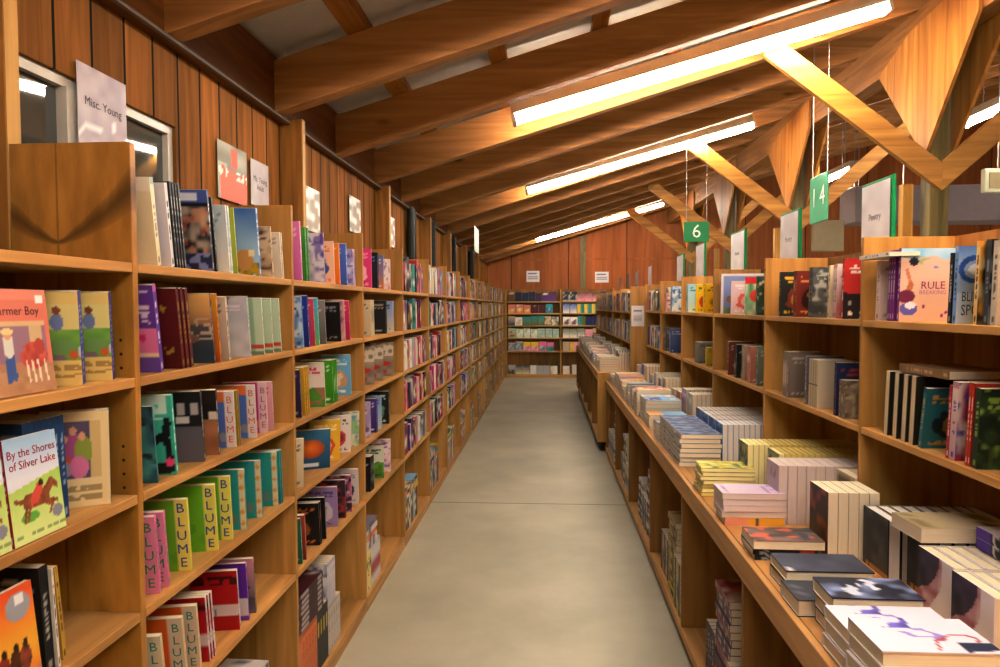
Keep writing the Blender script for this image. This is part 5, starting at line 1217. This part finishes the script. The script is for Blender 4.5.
# leaning bright single near the fourth unit
yy = 7.32; PN = -1
while yy < 12.2:
    PN += 1
    w = rng.uniform(.13, .17); a_ = rart(rng, PALE)
    pile([a_ if rng.random() < .6 else rart(rng, PALE) for _ in range(9)], FC + .02 + rng.uniform(0, .02), yy, FZ, rng.randint(3, 7), rng.uniform(.02, .026), .2, w, f'{ORD[PN]} pile on far counter', 'books piled on the far counter')
    if yy > 7.4 and not any(yy - .02 < q < yy + .16 or yy - .02 < q + .02 < yy + .16 for q in FHY): stand(rart(rng, PALE), FC + .25, yy, FZ, rng.randint(5, 9), .027, rng.uniform(.17, .21), .13, f'{ORD[PN]} standing row on far counter', 'books standing on the far counter', vis=.6, xmax=FH + .38)
    yy += w + .02
# under the near counter
def under(lo, hi, seed, plan):
    r = random.Random(seed); y = lo + .03
    for kind, a_, n, t, h, x in plan:
        if kind == 'pile':      # spines toward the aisle, long side along the aisle
            z = .075
            for i in range(n):
                m = Tm(XC + x + r.uniform(0, .012), y, z + .0004, R(90), R(180))
                put(a_ if not isinstance(a_, list) else a_[i % len(a_)], m, t, h, .15, bscore(XC + x, XC + x + .15, y, y + h, z, z + t, i == n - 1), f'under the counter, {ORD[seed]} bay', 'books under the near counter', False, (4, 6), 'B', 'from the bottom')
                z += t + .0005
            y += h + .015
        else:
            for i in range(n):
                right_book(a_ if not isinstance(a_, list) else a_[i % len(a_)], y, .075, t, h, .15, f'under the counter, {ORD[seed]} bay', 'books under the near counter', 0, 0, XC + x)
                BOOKS[-1]['sc'] = bscore(XC + x, XC + x + .1, y, y + t, .075, .075 + h, False)
                y += t + .0015
pu = A('plum paperback with white spine print', 'd', ['54304c', '42243c', 'c8b8c0']); rdp = A('red and white paperback lying flat', 'p', ['9c2c2c', 'c8b8b0', '5c1c1c'])
crm = A('cream paperback with brown title', 'g', ['c8b898', 'b8a480', '5c4430']); dkp = A('dark paperback', 'd', ['24242a', '1c1c20', 'a8a4a0']); ybl = A('yellow and black paperback', 'd', ['c8b43c', 'a8942c', '241c1c']); wht = A('white paperback with black title', 'd', ['d8d4d4', 'c0bcbc', '2c2828'])
brn = A('pale brown paperback with dark stripes', 'd', ['a88c64', '947850', '4c3824'])
under(2.14, 3.10, 0, [('stand', [crm, crm, dkp, wht], 6, .032, .22, .015), ('pile', [pu, pu, pu, rdp], 16, .026, .2, .02), ('stand', [dkp, pu], 5, .03, .2, .03)])
under(3.10, 4.05, 1, [('stand', [ybl, crm, dkp], 7, .03, .24, .012), ('pile', [ybl, brn], 14, .027, .21, .02), ('stand', [brn, dkp, crm], 8, .03, .21, .03)])
under(4.05, 5.10, 2, [('pile', [wht, rdp, dkp], 17, .025, .2, .012), ('stand', [wht, pu, dkp], 10, .03, .2, .03), ('pile', [dkp, wht], 10, .025, .2, .03)])
under(5.10, 6.10, 3, [('stand', [ybl, wht, crm], 9, .03, .22, .012), ('pile', [wht, dkp, crm], 16, .025, .2, .012), ('stand', [crm, dkp], 9, .03, .2, .03)])
under(6.10, 7.06, 4, [('pile', [dkp, wht], 18, .026, .2, .01), ('stand', [wht, dkp, crm], 18, .03, .22, .012)])
under(1.16, 2.14, 5, [('stand', [crm, dkp, wht], 8, .03, .21, .1)])
under(7.3, 8.2, 6, [('stand', [dkp, wht], 8, .03, .2, .03)])

# ------------------------------------------------------------------ the stock: end bookcases, covers turned to the viewer
rng = random.Random(12)
for k in range(2):
    lo, hi = EX[k], EX[k + 1]
    for si in range(6):
        x = lo + .03 + .03 * k; pal = {0: ['white', 'purple', 'black', 'brown', 'maroon', 'navy'], 1: ['maroon', 'salmon', 'teal', 'cream', 'blue', 'yellow'], 2: ['navy', 'brown', 'olive', 'teal', 'beige', 'violet'], 3: ['olive', 'orange', 'mint', 'beige', 'red', 'olive'], 4: ['yellow', 'teal', 'sky', 'rose', 'pink'], 5: ['white', 'cream', 'peach', 'silver', 'charcoal']}[si]
        if k == 1: pal = pal + ['rose', 'white', 'beige', 'mint']
        while x < hi - .17:
            a_ = rart(rng, pal + ['white'])
            for _ in range(rng.randint(1, 3)):
                w = rng.uniform(.13, .16)
                if x + w > hi - .02: break
                # cover turned to the viewer: spine on the left
                m = Tm(x, EY0 + .045, ZS[si] + .0005, R(6), R(180)) @ Matrix.Translation((0, 0, 0))
                put(a_, m, .02, rng.uniform(.17, .205), w, 15, f'end wall, {SHN[si]}, {["wide", "half hidden"][k]} bookcase', 'books on the end wall', False, (4, 6), 'B')
                x += w + rng.choice([.004, .01, .05 if si == 5 else .012])

# ------------------------------------------------------------------ make the books: the largest in view as objects, the far rest as one mass
BOOKS.sort(key=lambda b: -b['sc'])
vis = [b for b in BOOKS if b['sc'] > 1]
PICK = {0: 5344, 2: 3176, 3: 2664, 4: 5956, 5: 672, 6: 448, 8: 148, 9: 152, 11: 312, 12: 676, 13: 4380, 14: 3084, 15: 2224, 16: 580, 17: 552, 18: 1788, 19: 1136, 20: 336, 21: 236, 22: 228, 23: 220, 24: 2248, 25: 280, 26: 864, 27: 148, 28: 328, 29: 1572, 30: 644, 31: 396, 33: 1820, 34: 1784, 35: 364, 36: 336, 37: 1580, 38: 424, 39: 612, 40: 1296, 41: 788, 42: 508, 43: 436, 44: 1108, 45: 1788, 46: 2120, 47: 1032, 48: 952, 49: 196, 50: 92, 51: 1024, 52: 668, 53: 292, 54: 1140, 55: 768, 56: 1956, 57: 2180, 58: 1204, 59: 1052, 60: 1160, 61: 1064, 62: 196, 63: 108, 64: 556, 65: 1444, 66: 1272, 67: 852, 68: 268, 69: 240, 70: 1988, 71: 724, 72: 532, 76: 380, 82: 472, 83: 276, 84: 128, 85: 732, 86: 400, 87: 212, 88: 320, 89: 216, 91: 456, 92: 320, 93: 272, 94: 200, 95: 308, 96: 604, 97: 208, 98: 188, 99: 268, 100: 220, 101: 108, 102: 96, 103: 792, 104: 416, 108: 680, 109: 356, 110: 1104, 111: 592, 112: 516, 113: 340, 114: 208, 115: 216, 116: 724, 118: 284, 119: 684, 120: 412, 121: 336, 122: 368, 123: 132, 124: 132, 125: 128, 126: 128, 127: 132, 128: 116, 129: 480, 130: 340, 132: 88, 133: 116, 134: 116, 136: 144, 137: 116, 138: 140, 139: 132, 140: 168, 141: 112, 142: 220, 143: 128, 144: 128, 145: 192, 146: 96, 147: 96, 148: 100, 149: 108, 150: 304, 151: 216, 153: 136, 154: 180, 156: 288, 160: 396, 162: 180, 164: 340, 165: 372, 166: 368, 167: 144, 169: 240, 171: 160, 172: 316, 174: 216, 178: 384, 179: 264, 182: 84, 194: 128, 260: 88, 337: 92, 1716: 656, 1717: 616, 1718: 812, 1719: 1640, 1720: 336, 1721: 3736, 1722: 324, 1723: 148, 1724: 140, 1725: 684, 1726: 2116, 1727: 436, 1728: 232, 1729: 1340, 1730: 232, 1731: 1620, 1732: 1104, 1733: 548, 1734: 612, 1735: 592, 1736: 1268, 1737: 312, 1738: 1152, 1739: 384, 1740: 100, 1741: 268, 1742: 860, 1743: 92, 1744: 628, 1746: 616, 1747: 636, 1749: 88, 1750: 648, 1751: 964, 1752: 108, 1753: 112, 1754: 108, 1755: 316, 1756: 908, 1759: 320, 1760: 412, 1761: 440, 1762: 572, 1763: 284, 1764: 248, 1767: 176, 1769: 248, 1771: 292, 1772: 300, 1774: 224, 1775: 224, 1777: 132, 1778: 224, 1781: 260, 1783: 144, 1785: 312, 1787: 96, 2118: 6280, 2119: 372, 2120: 216, 2122: 1652, 2123: 308, 2124: 372, 2125: 2780, 2126: 104, 2127: 132, 2128: 1076, 2129: 2280, 2130: 140, 2131: 324, 2132: 116, 2133: 1672, 2134: 528, 2135: 996, 2136: 428, 2137: 444, 2138: 444, 2139: 564, 2140: 272, 2141: 256, 2142: 164, 2144: 108, 2146: 308, 2147: 252, 2148: 240, 2149: 92, 2150: 116, 2151: 116, 2152: 116, 2180: 96, 2214: 428, 2215: 200, 2216: 196, 2217: 260, 2218: 188, 2219: 172, 2220: 132, 2221: 256, 2228: 172, 2235: 160, 2242: 340, 2243: 232, 2244: 220, 2245: 120, 2262: 140, 2279: 684, 2280: 672, 2281: 572, 2282: 384, 2283: 232, 2284: 232, 2285: 120, 2286: 108, 2287: 92, 2293: 1640, 2294: 756, 2295: 780, 2296: 500, 2297: 236, 2298: 224, 2306: 2296, 2307: 396, 2308: 72, 2309: 72, 2310: 72, 2311: 72, 2312: 72, 2313: 84, 2314: 120, 2315: 584, 2316: 28, 2317: 16, 2323: 2200, 2324: 368, 2325: 388, 2326: 216, 2332: 2664, 2333: 248, 2334: 56, 2342: 2616, 2343: 264, 2344: 408, 2345: 212, 2353: 256, 2354: 152, 2355: 116, 2359: 116, 2366: 212, 2379: 84, 2402: 104, 2414: 112, 2440: 212, 2449: 156, 2885: 84, 2893: 96, 2894: 184, 2895: 216, 2896: 148, 2897: 180, 2898: 240, 2899: 176, 2900: 168, 2901: 620, 2903: 84, 2904: 100, 2905: 116, 2906: 116, 2908: 108, 2911: 120, 2913: 116, 2923: 104, 2925: 84, 2927: 196, 2930: 84, 2932: 84, 2934: 92, 3059: 80, 3064: 80, 3067: 80, 3069: 80, 3071: 80, 3072: 80, 3075: 80, 3100: 80, 3101: 80, 3106: 80, 3108: 80}
def nearest_kind(lim, hard):
    return [b for b in (sorted((q for q in BOOKS if q['i'] in PICK), key=lambda q: -PICK[q['i']]) if PICK else vis) if b['hard'] == hard][:lim]
pick = nearest_kind(300, False) + nearest_kind(100, True)
ids = set(id(b) for b in pick)
rest = [b for b in BOOKS if id(b) not in ids]
groups = {}
order = {id(b): i for i, b in enumerate(pick)}
def akey(b):
    p = b['m'].translation; q = proj(p.x, p.y, p.z)
    return -p.z if b['tie'] == 'from the top' else p.z if b['tie'] == 'from the bottom' else p.x if b['tie'] == 'from the aisle' else q[0]
for b in pick: groups.setdefault((b['a']['look'], b['where']), []).append(b)
for (look, where), g in groups.items():
    g.sort(key=akey)
    tie = g[0]['tie']
    for i, b in enumerate(g):
        if len(g) == 1: lab = f'{look}, {where}'
        elif len(g) == 2 and tie == 'from the top': lab = f"{['upper', 'lower'][i]} {look}, {where}"
        else: lab = f'{look}, {ORD[i]} {tie}, {where}'
        wd = lab.split()
        if len(wd) > 16: lab = lab.replace(' from the left', '').replace(' from the aisle', '').replace(' from the top', '').replace(' with ', ' ', 0)
        if len(lab.split()) > 16: lab = lab.replace(' of near counter', ' on right').replace(' a ', ' ').replace(' the ', ' ')
        b['label'] = lab
seen = {}
for b in pick: seen.setdefault(b['label'], []).append(b)
DUP = [(k, len(v)) for k, v in seen.items() if len(v) > 1]; LONG = [k for k in seen if len(k.split()) > 16]
if DUP: print('DUPLICATE LABELS', DUP)
if LONG: print('LONG LABELS', len(LONG), LONG)
print('books', len(BOOKS), 'visible', len(vis), 'picked', len(pick), 'hard', sum(b['hard'] for b in pick), 'smallest', min(b['sc'] for b in pick if not b['hard']))
for b in pick:
    e = bpy.data.objects.new('hardcover_book' if b['hard'] else PB, None); C.objects.link(e); e.matrix_world = b['m']; e.empty_display_size = .03
    tag(e, b['label'], 'book', b['group'])
    cm, pm_ = book_meshes(b['a'], b['t'], b['h'], b['w'], b['hard'], b['res'])
    co = bpy.data.objects.new('cover', cm); C.objects.link(co); co.parent = e
    po = bpy.data.objects.new('pages', pm_); C.objects.link(po); po.parent = e
    for s, u, v, size, mat, side, kw in (b['a']['text'] or []):
        w, h, t = b['w'], b['h'], b['t']
        if side == 'A': mm = Matrix.Translation((-w + w * u, -.0007, v * h)) @ RXp
        else: mm = Matrix.Translation((-w * u, t + .0007, v * h)) @ Matrix.Rotation(R(180), 4, 'Z') @ RXp
        lettering(co, s, mm, size, mat, 'title_lettering', **kw)
# the mass
V, F, COLS = [], [], []
for b in rest:
    a, t, h, w, m = b['a'], b['t'], b['h'], b['w'], b['m']
    pc = hx('e2d8c2') if a['pages'] == 'pages' else hx('d8d0c8') if a['pages'] == 'pagesw' else hx('e0cc78') if a['pages'] == 'pagesy' else hx('cfc0ba')
    def quad(pts, cols):
        k = len(V); V.extend(tuple(m @ Vector(p)) for p in pts); F.append((k, k + 1, k + 2, k + 3)); COLS.extend(cols)
    small = b['sc'] < 6
    ns = 3 if small else 6
    for i in range(ns):
        z0, z1 = h * i / ns, h * (i + 1) / ns; v0 = (i + .5) / ns
        quad([(0, 0, z0), (0, t, z0), (0, t, z1), (0, 0, z1)], [paint_spine(a, .5, z0 / h)] * 2 + [paint_spine(a, .5, min(.99, z1 / h))] * 2)
    nu, nv = (1, 3) if small else (3, 5)
    if b['where'].startswith('end wall'): nu, nv = 3, 5
    for side in (0, 1):
        for i in range(nu):
            for j in range(nv):
                u0, u1, v0, v1 = i / nu, (i + 1) / nu, j / nv, (j + 1) / nv
                cc = [paint(a, uu, vv) for uu, vv in ((u0, v0), (u1, v0), (u1, v1), (u0, v1))]
                if side == 0: quad([(-w + w * u0, 0, h * v0), (-w + w * u1, 0, h * v0), (-w + w * u1, 0, h * v1), (-w + w * u0, 0, h * v1)], cc)
                else: quad([(-w * u0, t, h * v0), (-w * u1, t, h * v0), (-w * u1, t, h * v1), (-w * u0, t, h * v1)], cc)
    # edges: cover line at either side of the page block
    for z in (h, 0):
        quad([(-w, .001, z), (0, .001, z), (0, t - .001, z), (-w, t - .001, z)], [pc] * 4)
    e_ = min(.0022, t * .12)
    for y0, y1, c_ in ((0, e_, a['sp']), (e_, t - e_, pc), (t - e_, t, a['sp'])):
        quad([(-w, y1, 0), (-w, y0, 0), (-w, y0, h), (-w, y1, h)], [c_] * 4)
me = bpy.data.meshes.new('distant_books'); me.from_pydata(V, [], F); me.update()
ca = me.color_attributes.new('print', 'FLOAT_COLOR', 'CORNER'); fl = []
for c in COLS: fl += [c[0], c[1], c[2], 1]
ca.data.foreach_set('color', fl); me.materials.append(M['print'])
o = bpy.data.objects.new('distant_books', me); C.objects.link(o); tag(o, 'mass of small books filling the farther shelves and piles', 'books', None, 'stuff')

# ------------------------------------------------------------------ world and view
w = bpy.data.worlds.new('world'); SC.world = w; w.use_nodes = True
w.node_tree.nodes['Background'].inputs[0].default_value = (.03, .028, .025, 1); w.node_tree.nodes['Background'].inputs[1].default_value = .3
SC.view_settings.view_transform = 'Standard'; SC.view_settings.look = 'None'; SC.view_settings.exposure = .42; SC.view_settings.gamma = 1
SC.view_settings.use_curve_mapping = True
_cm = SC.view_settings.curve_mapping; _cv = _cm.curves[3]
_cv.points.new(.22, .165); _cv.points.new(.72, .77); _cm.update()
cy = SC.cycles; cy.use_denoising = True; cy.max_bounces = 7; cy.diffuse_bounces = 3; cy.glossy_bounces = 3; cy.sample_clamp_indirect = 6
